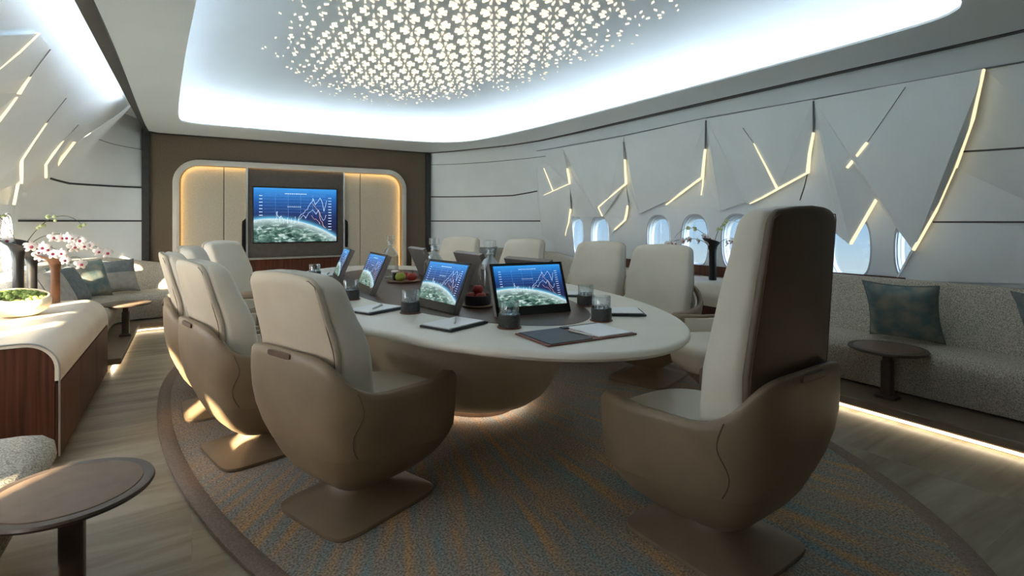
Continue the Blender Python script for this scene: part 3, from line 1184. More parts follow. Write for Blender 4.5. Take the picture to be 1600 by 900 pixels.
def screen_graphics(w, h, parent, y):
    """thin light marks of the chart on the screen: axis ticks, title lines, curves, faint grid"""
    mb = MB()

    def line(p, q, t, mi=0):
        p, q = Vector(p), Vector(q)
        d = (q - p).normalized()
        n_ = Vector((-d.y, d.x)) * t / 2
        c = [p + n_, q + n_, q - n_, p - n_]
        mb.add([(a.x * w - w / 2, y, a.y * h) for a in c], [[0, 1, 2, 3]], mi)
    rnd = random.Random(3)
    # broken title and caption lines
    x = .36
    while x < .62:
        l_ = rnd.uniform(.008, .022)
        line((x, .90), (x + l_, .90), .011)
        x += l_ + .006
    x = .39
    while x < .55:
        l_ = rnd.uniform(.008, .02)
        line((x, .655), (x + l_, .655), .008)
        x += l_ + .006
    for k in range(7):
        line((.062, .855 - k * .06), (.10, .855 - k * .06), .009)
    for k in range(12):
        line((.895, .83 - k * .055), (.935, .83 - k * .055), .009)
    for k in range(6):
        line((.12, .855 - k * .06), (.86, .855 - k * .06), .002, 2)
    for xx in (.25, .4, .55, .7):
        line((xx, .46), (xx, .885), .0014, 2)
    line((.12, .885), (.86, .885), .002, 2)
    # curves
    def curve(pts, mi, t=.0036):
        for a, b in zip(pts, pts[1:]):
            m_ = ((a[0] + b[0]) / 2 + rnd.uniform(-.008, .008), (a[1] + b[1]) / 2 + rnd.uniform(-.025, .025))
            line(a, m_, t, mi)
            line(m_, b, t, mi)
    curve([(.52, .40), (.56, .52), (.60, .56), (.63, .60), (.66, .70), (.69, .76), (.70, .82), (.73, .70), (.76, .76), (.79, .83), (.82, .74), (.84, .58), (.86, .68), (.875, .79)], 0)
    curve([(.54, .42), (.58, .50), (.61, .44), (.65, .55), (.70, .60), (.74, .52), (.77, .60), (.80, .48), (.83, .40), (.86, .46), (.875, .50)], 0, .0033)
    curve([(.70, .72), (.74, .64), (.78, .55), (.80, .40), (.83, .30), (.86, .26)], 1, .0035)
    curve([(.68, .50), (.72, .42), (.76, .40), (.79, .33)], 1, .003)
    curve([(.25, .42), (.265, .50), (.27, .57), (.28, .48), (.30, .44), (.315, .49), (.33, .42)], 0, .003)
    for k in range(6):
        xx = .30 + .045 * k
        line((xx, .36 + rnd.uniform(-.05, .02)), (xx + .004, .46 + rnd.uniform(-.06, .02)), .0035)
    for k in range(5):
        xx = .24 + k * .1
        line((xx, .07), (xx + .03, .07), .009)
    return mb.build('chart_marks', M['white_e'], parent, smooth=False, mats=[M['white_e'], M['warm_e'], M['dim_e']])


tv = empty('television', (1.25, YF - .068, .915))
tag(tv, 'wide wall television showing the earth from space with a line chart', 'television')
TW, THH = 1.085, .745
mb = MB()
mb.box((0, -.01, THH / 2), (TW + .03, .02, THH + .03))
mb.build('bezel', M['black'], tv, smooth=False, bevel=.004)
mb = MB()
mb.add([(-TW / 2, -.0215, 0), (TW / 2, -.0215, 0), (TW / 2, -.0215, THH), (-TW / 2, -.0215, THH)], [[0, 1, 2, 3]])
scn = mb.build('screen', M['screen'], tv, smooth=False)
screen_graphics(TW, THH, scn, -.0225)

# ------------------------------------------------------------------ rug
RX, RY, RA, RB1, RB2 = 1.65, 4.3, 1.84, 3.9, 2.75
rug_pts = []
for k in range(120):
    t = 2 * PI * k / 120
    b_ = RB2 if math.sin(t) > 0 else RB1
    rug_pts.append((RA * math.cos(t), b_ * math.sin(t)))
mb = MB()
mb.loft([[(x, y, 0) for x, y in rug_pts], [(x, y, .010) for x, y in rug_pts], [(x * .996, y * .996, .016) for x, y in rug_pts], [(x * .97, y * .985, .016) for x, y in rug_pts]])
rug = mb.build('rug', rug_mat(RX, RY), sharp=60)
rug.location = (RX, RY, 0)
tag(rug, 'large oval brown rug with radiating teal and orange stripes under the conference table', 'rug')
mb = MB()
mb.loft([[(x * 1.003, y * 1.003, 0.001) for x, y in rug_pts], [(x * 1.003, y * 1.003, .016) for x, y in rug_pts], [(x * .999, y * .999, .0195) for x, y in rug_pts], [(x * .965, y * .982, .0195) for x, y in rug_pts], [(x * .962, y * .980, .012) for x, y in rug_pts]], cap0=False, cap1=False)
mb.build('border', pm('rug_border', (120, 104, 91), (142, 125, 110), 120, 0.95, 0.4, 120), rug, sharp=60)
RUGZ = .016

# ------------------------------------------------------------------ conference table
TX, TY, TA, TB, TZ = 1.47, 3.48, .98, 2.12, .73
tab = empty('conference_table', (TX, TY, 0))
tag(tab, 'long oval cream conference table with dark wood inlay in the middle of the cabin', 'table')
NT = 120


def ell(a, b, z, cx=0, cy=0):
    return [(cx + a * math.cos(2 * PI * k / NT), cy + b * math.sin(2 * PI * k / NT), z) for k in range(NT)]


mb = MB()
mb.loft([ell(TA - .16, TB - .18, .665), ell(TA - .05, TB - .06, .683), ell(TA - .012, TB - .014, .694), ell(TA, TB, .708), ell(TA - .002, TB - .002, .720), ell(TA - .010, TB - .010, .728), ell(TA - .022, TB - .022, TZ), ell(.585, 1.60, TZ, 0, .0)])
mb.build('tabletop', M['table'], tab, sharp=50)
mb = MB()
mb.loft([ell(.58, 1.595, TZ - .01), ell(.58, 1.595, TZ + .0015), ell(.57, 1.585, TZ + .0025)])
mb.build('wood_inlay', M['twood'], tab, sharp=30)
mb = MB()
bx = .12
prof = [(.45, .80, .075, bx), (.475, .83, .08, bx), (.52, .90, .10, .11), (.575, 1.0, .16, .09), (.62, 1.07, .22, .07), (.70, 1.14, .34, .05), (.77, 1.30, .50, .03), (.81, 1.50, .62, .01), (.83, 1.72, .672, 0)]
mb.loft([ell(a, b, z, dx, .01) for a, b, z, dx in prof])
mb.build('pedestal', M['pedestal'], tab, sharp=60)
mb = MB()
mb.loft([ell(.395, .735, RUGZ + .001, bx, .01), ell(.395, .735, .078, bx, .01)])
mb.build('foot', M['foot'], tab)
mb = MB()
mb.loft([ell(.43, .775, .062, bx, .01), ell(.43, .775, .072, bx, .01), ell(.41, .752, .072, bx, .01), ell(.41, .752, .062, bx, .01), ell(.43, .775, .062, bx, .01)], cap0=False, cap1=False)
mb.build('light_strip', M['led_foot'], tab, smooth=False)

# ------------------------------------------------------------------ swivel chairs
NS = 64


def plan(s):
    """plan of the bucket shell, s in 0..1 from the left arm end round the back to the right arm end"""
    # control polyline: arm end (front), side, back centre, side, arm end
    u = abs(s - .5) * 2           # 0 back centre .. 1 arm end
    sg = -1 if s < .5 else 1
    if u < .58:
        a = u / .58 * PI / 2
        e = 4.2
        x = .355 * math.sin(a) ** (2 / e)
        y = -.015 - .355 * max(0, math.cos(a)) ** (2 / e)
    else:
        t = (u - .58) / .42
        x = .355 + .012 * math.sin(PI * t) - .03 * t * t
        y = -.015 + .265 * t
    return sg * x, y, u


RIM = [(0, .708), (.12, .704), (.24, .665), (.36, .605), (.48, .562), (.60, .545), (.74, .545), (.88, .55), (1.0, .552)]
LOW = [(0, .315), (.4, .31), (.6, .29), (.8, .285), (.92, .28), (1.0, .285)]


def smoothtab(tab, u):
    a = [table_lookup(tab, max(0, min(1, u + d))) for d in (-.05, -.025, 0, .025, .05)]
    return sum(a) / 5


def hull_k(u):
    return 1.0 if u < .45 else lerp(1.0, .72, (u - .45) / .15) if u < .6 else lerp(.72, .20, (u - .6) / .4)


TUCK = [(.20, .40), (.255, .29), (.30, .205), (.345, .145), (.40, .085), (.45, .045), (.50, .018), (.56, 0)]


def tuck(z, u):
    return 1.0 - table_lookup(TUCK, z) * hull_k(u)


def shell_mesh():
    N = 56
    T = .034
    vo = []
    for i in range(N + 1):
        x, y, u = plan(i / N)
        x2, y2, _ = plan(min(1, i / N + .004))
        x1, y1, _ = plan(max(0, i / N - .004))
        d = Vector((x2 - x1, y2 - y1, 0)).normalized()
        inn = Vector((-d.y, d.x, 0))
        if inn.dot(Vector((-x, .05 - y, 0))) < 0:
            inn = -inn
        zr, zl = smoothtab(RIM, u), smoothtab(LOW, u)
        th = T + .030 * max(0, (u - .45) / .55)
        if u > .93:
            k = (u - .93) / .07
            dr = .024 * (1 - math.sqrt(max(0, 1 - k * k)))
            zr -= dr
            zl += .03 * (1 - math.sqrt(max(0, 1 - k * k)))
        col = []
        p = Vector((x, y, 0))
        c = Vector((0, -.03, 0))

        def q(z, inset):
            g = tuck(z, u)
            v = c + (p - c) * g + inn * inset
            return (v.x, v.y, z)
        for f in (0, .2, .4, .6, .8, .93):
            col.append(q(lerp(zl, zr - .012, f), 0))
        col.append(q(zr - .006, .002))
        col.append(q(zr, .009))
        col.append(q(zr, th - .009))
        col.append(q(zr - .007, th - .001))
        col.append(q(max(zl + .02, zr - .03), th))
        col.append(q(max(zl + .015, min(.40, zr - .06)), th))
        col.append(q(zl + .004, th * .8))
        vo.append(col)
    return vo


def lean_at(z, tall, ztop):
    if z < .7:
        return lerp(-.248, -.262, (z - .43) / .27)
    return lerp(-.262, -.335 if not tall else -.315, (z - .7) / (ztop - .7))


def make_chair(name, label, tall=False):
    root = empty(name, (0, 0, 0))
    tag(root, label, 'chair', 'swivel chairs around the conference table')
    # pedestal plate rising to a neck
    mb = MB()
    pr = [(.225, .258, 0, 7), (.228, .261, .006, 7), (.226, .259, .016, 7), (.20, .235, .026, 6), (.155, .185, .04, 5), (.11, .13, .062, 3.5), (.085, .095, .095, 2.5), (.082, .088, .14, 2)]
    mb.loft([[(x, y, z) for x, y in sup(a, b, e, 48, 0, -.01)] for a, b, z, e in pr])
    mb.build('base_plate', M['tandark'], root, sharp=50)
    vo = shell_mesh()
    mb = MB()
    mb.loft(vo, closed=True)
    mb.build('shell', M['tan'], root, sharp=55)
    # rounded belly under the shell
    N = 56
    low = []
    for i in range(N + 1):
        x, y, u = plan(i / N)
        zl = smoothtab(LOW, u) + .012
        gk = tuck(zl, u) * .985
        low.append((x * gk, -.03 + (y + .03) * gk, zl))
    fx = low[-1][0]
    front = []
    for k in range(1, 10):
        t = k / 10
        front.append((fx * math.cos(PI * t), low[-1][1] + .03 * math.sin(PI * t), low[-1][2]))
    base = low + front
    rings = []
    for g, dz in ((1.0, 0), (.95, .17), (.875, .36), (.77, .55), (.635, .72), (.49, .86), (.35, .95), (.22, 1.0)):
        rings.append([(x * g, -.02 + (y + .02) * g, lerp(z, .088, dz)) for x, y, z in base])
    mb = MB()
    mb.loft(rings)
    mb.build('underbody', M['tandark'], root, sharp=60)
    # inner lining of arms and back
    inner = []
    for i in range(N + 1):
        x, y, u = plan(i / N)
        c = Vector((0, -.03))
        p = c + (Vector((x, y)) - c) * (.895 - .07 * max(0, u - .45))
        if u > .97:
            continue
        zr = smoothtab(RIM, u)
        p2 = c + (p - c) * .96
        gb = tuck(.42, u)
        pb, qb = c + (p - c) * gb, c + (p2 - c) * gb
        inner.append([(pb.x, pb.y, .42), (p.x, p.y, zr - .016), (p2.x, p2.y, zr - .022), (qb.x, qb.y, .42)])
    mb = MB()
    mb.loft(inner)
    mb.build('lining', M['cream'], root, sharp=50)
    # seat cushion
    mb = MB()
    rings = []
    for g, z in ((.90, .285), (.985, .305), (1.0, .34), (1.0, .395), (.985, .425), (.94, .442), (.84, .450), (.4, .455)):
        ring_ = []
        for x, y in sup(.292, .30, 3.6, 48):
            yy_ = y * g + .015
            if y > 0:
                yy_ += .035 * (1 - (x / .292) ** 2) * g
            tk = lerp(.62, 1.0, min(1, max(0, (z - .285) / .15)))
            yb = yy_ if y > 0 else -.03 + (yy_ + .03) * tk
            ring_.append((x * g * lerp(tk, 1, .45), yb, z - (.02 if z > .4 and y < 0 else 0)))
        rings.append(ring_)
    mb.loft(rings)
    mb.build('seat', M['cream'], root, sharp=60)
    # backrest: front cushion and rear panel as two slabs
    ztop = 1.235 if tall else 1.0
    z0 = .475

    def back_slab(dy0, dy1, wk, mat, nm, front):
        mbx = MB()
        rings_ = []
        K = 20
        for i in range(K + 1):
            z = lerp(z0, ztop - .055, i / 12) if i <= 12 else ztop - .055 * (1 - math.sin(PI / 2 * (i - 12) / 8))
            zz = (z - z0) / (1.0 - z0) if not tall else (z - z0) / (1.235 - z0)
            w = lerp(.295, .232 if not tall else .215, zz ** .9) * wk
            lean = lean_at(z, tall, ztop)
            w *= lerp(.84, 1.0, min(1, (z - z0) / .24))
            top = ztop - z
            rr = .055
            if top < rr:
                kk = 1 - top / rr
                w -= .05 * (1 - math.sqrt(max(0, 1 - kk * kk)))
                kd = 1 - .75 * (1 - math.sqrt(max(0, 1 - kk * kk)))
            else:
                kd = 1.0
            dyf = dy1 + (.085 * (1 - zz) ** .8 if front else 0)
            mid, hlf = (dy0 + dyf) / 2, (dyf - dy0) / 2 * kd
            r_ = []
            for x, y in sup(1, 1, 5, 40):
                xx = x * w
                yy = lean + mid + y * hlf
                yy += .020 * (x * x)
                r_.append((xx, yy, z - (.012 * x * x if top < .2 else 0)))
            rings_.append(r_)
        # finer steps for the rounded top
        zf = []
        mbx.loft(rings_)
        return mbx.build(nm, mat, root, sharp=60)
    back_slab(-.05, .06, 1.0, M['cream'], 'backrest', True)
    back_slab(-.066, -.03, .97, M['taupeback'] if tall else M['creamback'], 'back_panel', False)
    # stitched piping round the rear panel
    pts = []
    for sx in (-1, 1):
        col = []
        for i in range(13):
            f = i / 12
            z = lerp(.56, ztop - .045, f)
            zz = (z - z0) / (ztop - z0)
            w = lerp(.295, .232 if not tall else .215, zz ** .9) * .985
            lean = lean_at(z, tall, ztop)
            w *= lerp(.84, 1.0, min(1, (z - z0) / .24))
            col.append((sx * (w * .95), lean - .0425, z))
        pts.append(col)
    path = pts[0] + [(pts[0][-1][0] + .025, pts[0][-1][1] - .008, ztop - .026), (pts[1][-1][0] - .025, pts[1][-1][1] - .008, ztop - .026)] + pts[1][::-1]
    mb = MB()
    mb.tube(path, .0016, 6)
    mb.build('piping', M['stitch'], root)
    # handle slot at the top of the shell
    mb = MB()
    mb.loft([[(x, -.376 + dy, .690 + z) for x, z in sup(.075, .012, 5, 24)] for dy in (.0, .03)])
    mb.build('handle', M['foot'], root, bevel=.002)
    # stitched seams down the flanks
    for sx in (-1, 1):
        path = []
        for i in range(15):
            f = i / 14
            s_ = .5 + sx * (.195 + .016 * math.sin(f * 2 * PI))
            x, y, u = plan(s_)
            zr, zl = smoothtab(RIM, u), smoothtab(LOW, u) + .01
            z = lerp(zr - .015, zl, f)
            g = tuck(z, u)
            path.append((x * g * 1.001, -.03 + (y + .03) * g * 1.001, z))
        mb = MB()
        mb.tube(path, .0016, 6)
        mb.build('seam', M['stitch'], root)
    return root


CH_POS = [
    ((.62, 2.245), 22, 'cream swivel chair with tan shell, nearest chair on the left side of the table'),
    ((.34, 3.045), 14, 'tan and cream swivel chair with sunlight on its base, behind the nearest left chair'),
    ((.22, 3.82), 3, 'cream swivel chair with sun patch on its shell, partly hidden third on the left'),
    ((.30, 4.62), -10, 'cream swivel chair showing only its top, fourth chair along the left side'),
    ((.50, 5.62), -36, 'cream swivel chair at far left end of the table in front of linen doors'),
    ((2.84, 2.04), 150, 'cream swivel chair whose seat and arms show beside the tall head chair'),
    ((2.95, 2.84), 200, 'pale swivel chair in front of the right vase, turned toward the camera'),
    ((2.99, 3.63), 200, 'pale swivel chair third from the near end on the window side'),
    ((2.78, 4.62), 200, 'pale swivel chair behind the nearest screen, fourth along the window side'),
    ((2.52, 5.52), 214, 'pale swivel chair at the far right end of the table near the curved corner'),
]
proto = make_chair('swivel_chair', CH_POS[0][2])
for i, ((x, y), a, lab) in enumerate(CH_POS):
    o = proto if i == 0 else copy_tree(proto)
    o.location = (x, y, RUGZ)
    o.rotation_euler = (0, 0, math.radians(a - 90))
    o['label'] = lab
head = make_chair('head_chair', 'tall dark-backed tan swivel chair at the head of the table, largest in view', True)
head.location = (1.665, 1.285, RUGZ)
head.rotation_euler = (0, 0, math.radians(94 - 90))

# ------------------------------------------------------------------ sofas
SOFA_PROF = [(.66, .115), (.68, .16), (.71, .25), (.735, .33), (.73, .375), (.705, .402), (.66, .412), (.58, .415), (.46, .418), (.42, .418)]
BACK_PROF = [(.44, .35), (.43, .42), (.395, .50), (.34, .60), (.29, .70), (.265, .76), (.235, .785), (.19, .79), (.13, .785), (.06, .76), (.06, .35)]


def path_frames(pts):
    P = [Vector((p[0], p[1], 0)) for p in pts]
    fr = []
    for i, p in enumerate(P):
        t = (P[min(i + 1, len(P) - 1)] - P[max(i - 1, 0)]).normalized()
        fr.append((p, Vector((-t.y, t.x, 0))))
    return fr


def sofa(name, label, pts, flip, hk, ends, kd=1.0):
    """pts run along the wall; inward side is left of travel unless flip"""
    root = empty(name, (pts[len(pts) // 2][0], pts[len(pts) // 2][1], 0))
    tag(root, label, 'sofa')
    off = Vector(root.location)
    fr = path_frames(pts)
    n = len(fr)
    L = [0.0]
    for a, b in zip(fr, fr[1:]):
        L.append(L[-1] + (b[0] - a[0]).length)
    tot = L[-1]

    def sweep(prof, nm, mat, par, rnd_, sharp=50, hfun=None):
        mbx = MB()
        cx = sum(p[0] for p in prof) / len(prof)
        cz = sum(p[1] for p in prof) / len(prof)
        rings = []
        stations = []
        for i in range(n):
            stations.append((L[i], fr[i]))
        # rounded ends
        extra = []
        for k in range(1, 6):
            s_ = rnd_ * (k / 6) ** 1.6
            extra += [s_, tot - s_]
        allS = sorted(set([round(s, 5) for s, _ in stations] + [round(e, 5) for e in extra]))
        for s_ in allS:
            j = max(0, min(n - 2, next((q for q in range(n - 1) if L[q + 1] >= s_ - 1e-6), n - 2)))
            t = (s_ - L[j]) / max(1e-6, L[j + 1] - L[j])
            p = fr[j][0].lerp(fr[j + 1][0], t)
            nn = fr[j][1].lerp(fr[j + 1][1], t).normalized()
            if flip:
                nn = -nn
            e = min(s_ if ends[0] else 9, tot - s_ if ends[1] else 9)
            k = 1.0
            if e < rnd_:
                kk = 1 - e / rnd_
                k = 1 - (.16 if rnd_ > .02 else .02) * (1 - math.sqrt(max(0, 1 - kk * kk)))
            h = hfun(s_ / tot) if hfun else 1.0
            r_ = []
            for d, z in prof:
                dd = (cx + (d - cx) * k) * kd
                zz = cz + (z - cz) * k
                if hfun and z > .43:
                    zz = .43 + (zz - .43) * h
                v = p + nn * dd - off
                r_.append((v.x, v.y, zz))
            rings.append(r_)
        mbx.loft(rings)
        return mbx.build(nm, mat, par, sharp=sharp)
    sweep(SOFA_PROF + [(.42, .16), (.60, .115)], 'seat', M['sofa'], root, .14)
    sweep(BACK_PROF, 'backrest', M['sofa'], root, .10, hfun=hk)
    kd = min(kd, 1.0) if kd < 1.3 else .78
    pl = sweep([(.98, .052), (.985, .06), (.985, .092), (.98, .10), (.1, .10), (.1, .002), (.86, .002), (.86, .052)], 'plinth', M['plinth'], root, .01, sharp=30)
    lp = sweep([(.935, .014), (.935, .024), (.915, .024), (.915, .014)], 'light_strip', M['led_plinth'], root, .01)
    return root


pr_ = [(XW_R, 2.82), (XW_R, 2.6), (XW_R, 2.2), (XW_R, 1.4), (XW_R, .5), (XW_R, -.5), (XW_R, -1.6)]
sofa('sofa', 'grey woven bench sofa along the right wall beside the nearest windows', pr_, True, lambda t: 1.0, (True, False))


def corner_path(side):
    if side > 0:
        x0, xe, ys, r = XW_R - .03, 2.95, 5.15, 1.25
    else:
        x0, xe, ys, r = XW_L + .03, -.28, 5.22, 1.05
    pts = [(x0, ys), (x0, ys + .3), (x0, ys + .7)]
    yc = YF - .03 - r
    for k in range(15):
        a = PI / 2 * k / 14
        pts.append((x0 - side * (r - r * math.cos(a)), yc + r * math.sin(a)))
    if side > 0:
        pts.append((2.93, YF - .03))
    else:
        pts.append((-.19, YF - .03))
    return pts


def bump_h(t):
    return .70 + .30 * min(1, min(t, 1 - t) / .22)


sofa('sofa', 'curved grey corner sofa wrapping the far left corner of the cabin', corner_path(-1), True, bump_h, (True, True), 1.15)
sofa('sofa', 'curved grey corner sofa in the far right corner behind the pale chairs', corner_path(1), False, bump_h, (True, True))
sofa('sofa', 'grey woven sofa end in the near left corner behind the side table', [(XW_L + .03, y) for y in (2.62, 2.4, 2.0, 1.2, .2, -1.0, -1.6)], False, lambda t: .5, (True, False), 1.42)


# ------------------------------------------------------------------ credenzas
def credenza(name, label, xf, xb, y0, y1, h, side, end_y):
    """side=-1: on the left wall, front faces +X; y0 is the near end"""
    root = empty(name, ((xf + xb) / 2, (y0 + y1) / 2, 0))
    tag(root, label, 'cabinet')
    ox, oy = root.location.x, root.location.y
    sx = 1 if xf > xb else -1
    mb = MB()
    # wrapped top: profile in x-z, swept along y
    r = .14
    prof = [(xb, h)]
    prof += [(xf - sx * r + sx * r * math.sin(PI / 2 * k / 10), h - r + r * math.cos(PI / 2 * k / 10)) for k in range(11)]
    prof += [(xf, h - .20)]
    t = .022
    inn = [(xf - sx * t, h - .20)]
    inn += [(xf - sx * r + sx * (r - t) * math.sin(PI / 2 * k / 10), h - r + (r - t) * math.cos(PI / 2 * k / 10)) for k in range(10, -1, -1)]
    inn += [(xb, h - t)]
    full = prof + inn
    ys = [y0, y0 + .006, y1 - .10, y1 - .05, y1 - .015, y1]
    dz = [.0, 0, 0, .006, .03, .07]
    rings = [[(x - ox, y - oy, z - (d if z > h - .25 else 0)) for x, z in full] for y, d in zip(ys, dz)]
    mb.loft(rings)
    mb.build('top', M['credtop'], root, sharp=40)
    # wooden carcass: end panel and front
    bp = [(xb, .05)] + [(xb, h - t - .002)] + [(xf - sx * r + sx * (r - t - .002) * math.sin(PI / 2 * k / 10), h - r + (r - t - .002) * math.cos(PI / 2 * k / 10)) for k in range(11)] + [(xf - sx * (t + .002), .05)]
    mb = MB()
    mb.loft([[(x - ox, y - oy, z - (0 if y < y1 - .1 else .08 if z > h - .2 else 0)) for x, z in bp] for y in (y0 + .012, y1 - .12, y1 - .02)])
    mb.build('carcass', M['wood'], root, sharp=40)
    # front door leaves
    nd = 3
    wy = (y1 - y0 - .02) / nd
    for k in range(nd):
        mb = MB()
        mb.box((xf - sx * .012 - ox, y0 + .012 + wy * (k + .5) - oy, (h - .215 + .05) / 2), (.02, wy - .004, h - .215 - .05))
        mb.build('door', M['wood'], root, smooth=False, bevel=.002)
    # pale edge line round the end panel
    mb = MB()
    e = [(xb, h - .004)] + [(xf - sx * r + sx * (r - .004) * math.sin(PI / 2 * k / 10), h - r + (r - .004) * math.cos(PI / 2 * k / 10)) for k in range(11)] + [(xf - sx * .004, .05)]
    mb.tube([(x - ox, y0 - .001 - oy, z) for x, z in e], .0045, 6)
    mb.build('edge_strip', M['metal'] if side < 0 else M['frame'], root)
    mb = MB()
    mb.box((lerp(xf, xb, .55) - ox, 0, .026), (abs(xf - xb) * .86, y1 - y0 - .08, .05))
    mb.build('plinth', M['foot'], root, smooth=False)
    return root


credenza('credenza', 'cream-topped dark wood credenza at left, striped with sunlight', -.55, -1.48, 3.34, 5.05, .62, -1, 0)
credenza('credenza', 'cream-topped dark wood credenza under the right windows behind the pale chairs', 3.92, 4.48, 2.92, 5.1, .645, 1, 0)
mb = MB()
mb.box((4.47, 3.95, .70), (.03, 2.6, .10))
trim(mb, M['wood'], smooth=False, bevel=.004)
mb = MB()
mb.box((4.478, 2.2, .735), (.02, .9, .10))
trim(mb, M['wood'], smooth=False, bevel=.004)


# ------------------------------------------------------------------ side tables
def side_table(label, x, y, zb, px, py, h=.415):
    root = empty('side_table', (x, y, zb))
    tag(root, label, 'side table')
    zt = h - zb
    mb = MB()
    mb.lathe([(.19, zt - .022), (.205, zt - .016), (.21, zt - .008), (.207, zt - .001), (.182, zt), (.178, zt - .002)], 56)
    mb.build('rim', M['stool_rim'], root)
    mb = MB()
    mb.lathe([(.179, zt - .004), (.179, zt + .001), (.176, zt + .002)], 56)
    mb.build('leather_top', M['stool_top'], root)
    dx, dy = px - x, py - y
    mb = MB()
    mb.prism([(dx + a, dy + b) for a, b in sup(.030, .030, 6, 24)], 0.0, zt - .085)
    mb.prism([(dx + a, dy + b) for a, b in sup(.022, .022, 5, 24)], zt - .085, zt - .02)
    mb.build('pole', M['stool_rim'], root, bevel=.003)
    mb = MB()
    mb.prism([(dx + a, dy + b) for a, b in sup(.05, .06, 6, 24)], 0.0, .022)
    mb.build('foot', M['stool_rim'], root, bevel=.003)
    return root


side_table('round brown leather-topped side table in the near left corner', -.308, 1.985, 0.0, -.30, 1.98)
side_table('small round side table with sunlit edge before the far left corner sofa', -.545, 6.22, .10, -.545, 6.22, .415)
side_table('round brown side table standing before the right sofa and its teal cushion', 3.70, 1.545, .10, 3.70, 1.545)


# ------------------------------------------------------------------ cushions
def cushion(label, loc, s, rz, tilt, mats, group=None, split=False):
    root = empty('cushion', loc, 0)
    root.rotation_euler = (math.radians(tilt), 0, math.radians(rz))
    tag(root, label, 'cushion', group)
    n = 18

    def half(sg, mbx, v0=0, v1=n):
        vs, fs = [], []
        for j in range(v0, v1 + 1):
            for i in range(n + 1):
                u, v = i / n * 2 - 1, j / n * 2 - 1
                pin = 1 - .10 * (1 - u * u) * v * v
                piu = 1 - .10 * (1 - v * v) * u * u
                th = .075 * (max(0, (1 - u ** 4)) * max(0, (1 - v ** 4))) ** .55
                vs.append((u * s / 2 * piu, sg * th, s / 2 + v * s / 2 * pin))
        w = n + 1
        for j in range(v1 - v0):
            for i in range(n):
                fs.append([j * w + i, j * w + i + 1, (j + 1) * w + i + 1, (j + 1) * w + i])
        mbx.add(vs, fs)
    if split:
        for nm, a, b, m in (('lower_panel', 0, 10, mats[0]), ('upper_panel', 10, n, mats[1])):
            mbx = MB()
            half(-1, mbx, a, b)
            half(1, mbx, a, b)
            o = mbx.build(nm, m, root, sharp=70)
    else:
        mbx = MB()
        half(-1, mbx)
        half(1, mbx)
        mbx.build('cover', mats[0], root, sharp=70)
    mbx = MB()
    pth = []
    for k in range(65):
        t = 2 * PI * k / 64
        c, s_ = math.cos(t), math.sin(t)
        m_ = max(abs(c), abs(s_))
        u, v = c / m_, s_ / m_
        pth.append((u * s / 2 * (1 - .10 * (1 - v * v) * u * u), 0, s / 2 + v * s / 2 * (1 - .10 * (1 - u * u) * v * v)))
    mbx.tube(pth, .004, 6)
    mbx.build('piping', M['cush_dark'], root)
    return root


cushion('teal mottled square cushion leaning on the right sofa above the side table', (4.02, 1.57, .425), .41, 90 + 8, -22, [M['cush_teal']])
cushion('grey-teal cushion at the right edge of the photo on the right sofa', (4.03, .78, .425), .42, 90 - 14, -24, [M['cush_dark']])
cushion('teal cushion standing in the far left corner sofa', (-.84, 6.72, .425), .40, 50, -20, [M['cush_teal']])
cushion('two-tone grey cushion with darker upper band beside the far left teal cushion', (-.66, 7.08, .425), .38, 30, -22, [M['cush_grey'], M['cush_dark']], split=True)
cushion('blue-grey cushion lying behind the bronze vase on the far left sofa', (-.88, 6.25, .425), .40, 75, -28, [M['cush_dark']])
cushion('pale grey cushion leaning behind the black vases on the far left sofa', (-.90, 5.80, .425), .40, 82, -26, [M['cush_grey']])
cushion('dark grey cushion in the far right corner sofa between two pale chairs', (3.68, 6.88, .425), .42, -48, -20, [M['cush_dark']])


# ------------------------------------------------------------------ monitors on the table
def make_monitor(name, label, x, y, rz):
    root = empty(name, (x, y, TZ + .003), math.radians(rz))
    tag(root, label, 'monitor', 'tilting monitors on the conference table')
    W, H_, lean = .415, .275, math.radians(23)
    R = Matrix.Rotation(-lean, 4, 'X')
    mb = MB()
    mb.loft([[(x_, y_, z_) for x_, z_ in [(-W / 2, 0), (W / 2, 0), (W / 2, H_), (-W / 2, H_)]] for y_ in (0, .010, .034)])
    mb.v = [tuple(R @ Vector(p)) for p in mb.v]
    mb.v = [(a, b, max(c, 0.0)) for a, b, c in mb.v]
    mb.build('housing', M['monitor'], root, smooth=False, bevel=.003)
    mb = MB()
    mb.box((0, -.0015, H_ / 2), (W - .004, .003, H_ - .004))
    bz = mb.build('bezel', M['black'], root, smooth=False)
    bz.rotation_euler = (-lean, 0, 0)
    sw, sh = W - .036, H_ - .062
    mb = MB()
    mb.add([(-sw / 2, -.0036, 0), (sw / 2, -.0036, 0), (sw / 2, -.0036, sh), (-sw / 2, -.0036, sh)], [[0, 1, 2, 3]])
    s_ = mb.build('screen', M['screen'], root, smooth=False)
    s_.rotation_euler = (-lean, 0, 0)
    off = R @ Vector((0, 0, .046))
    s_.location = off
    screen_graphics(sw, sh, s_, -.0042)
    return root


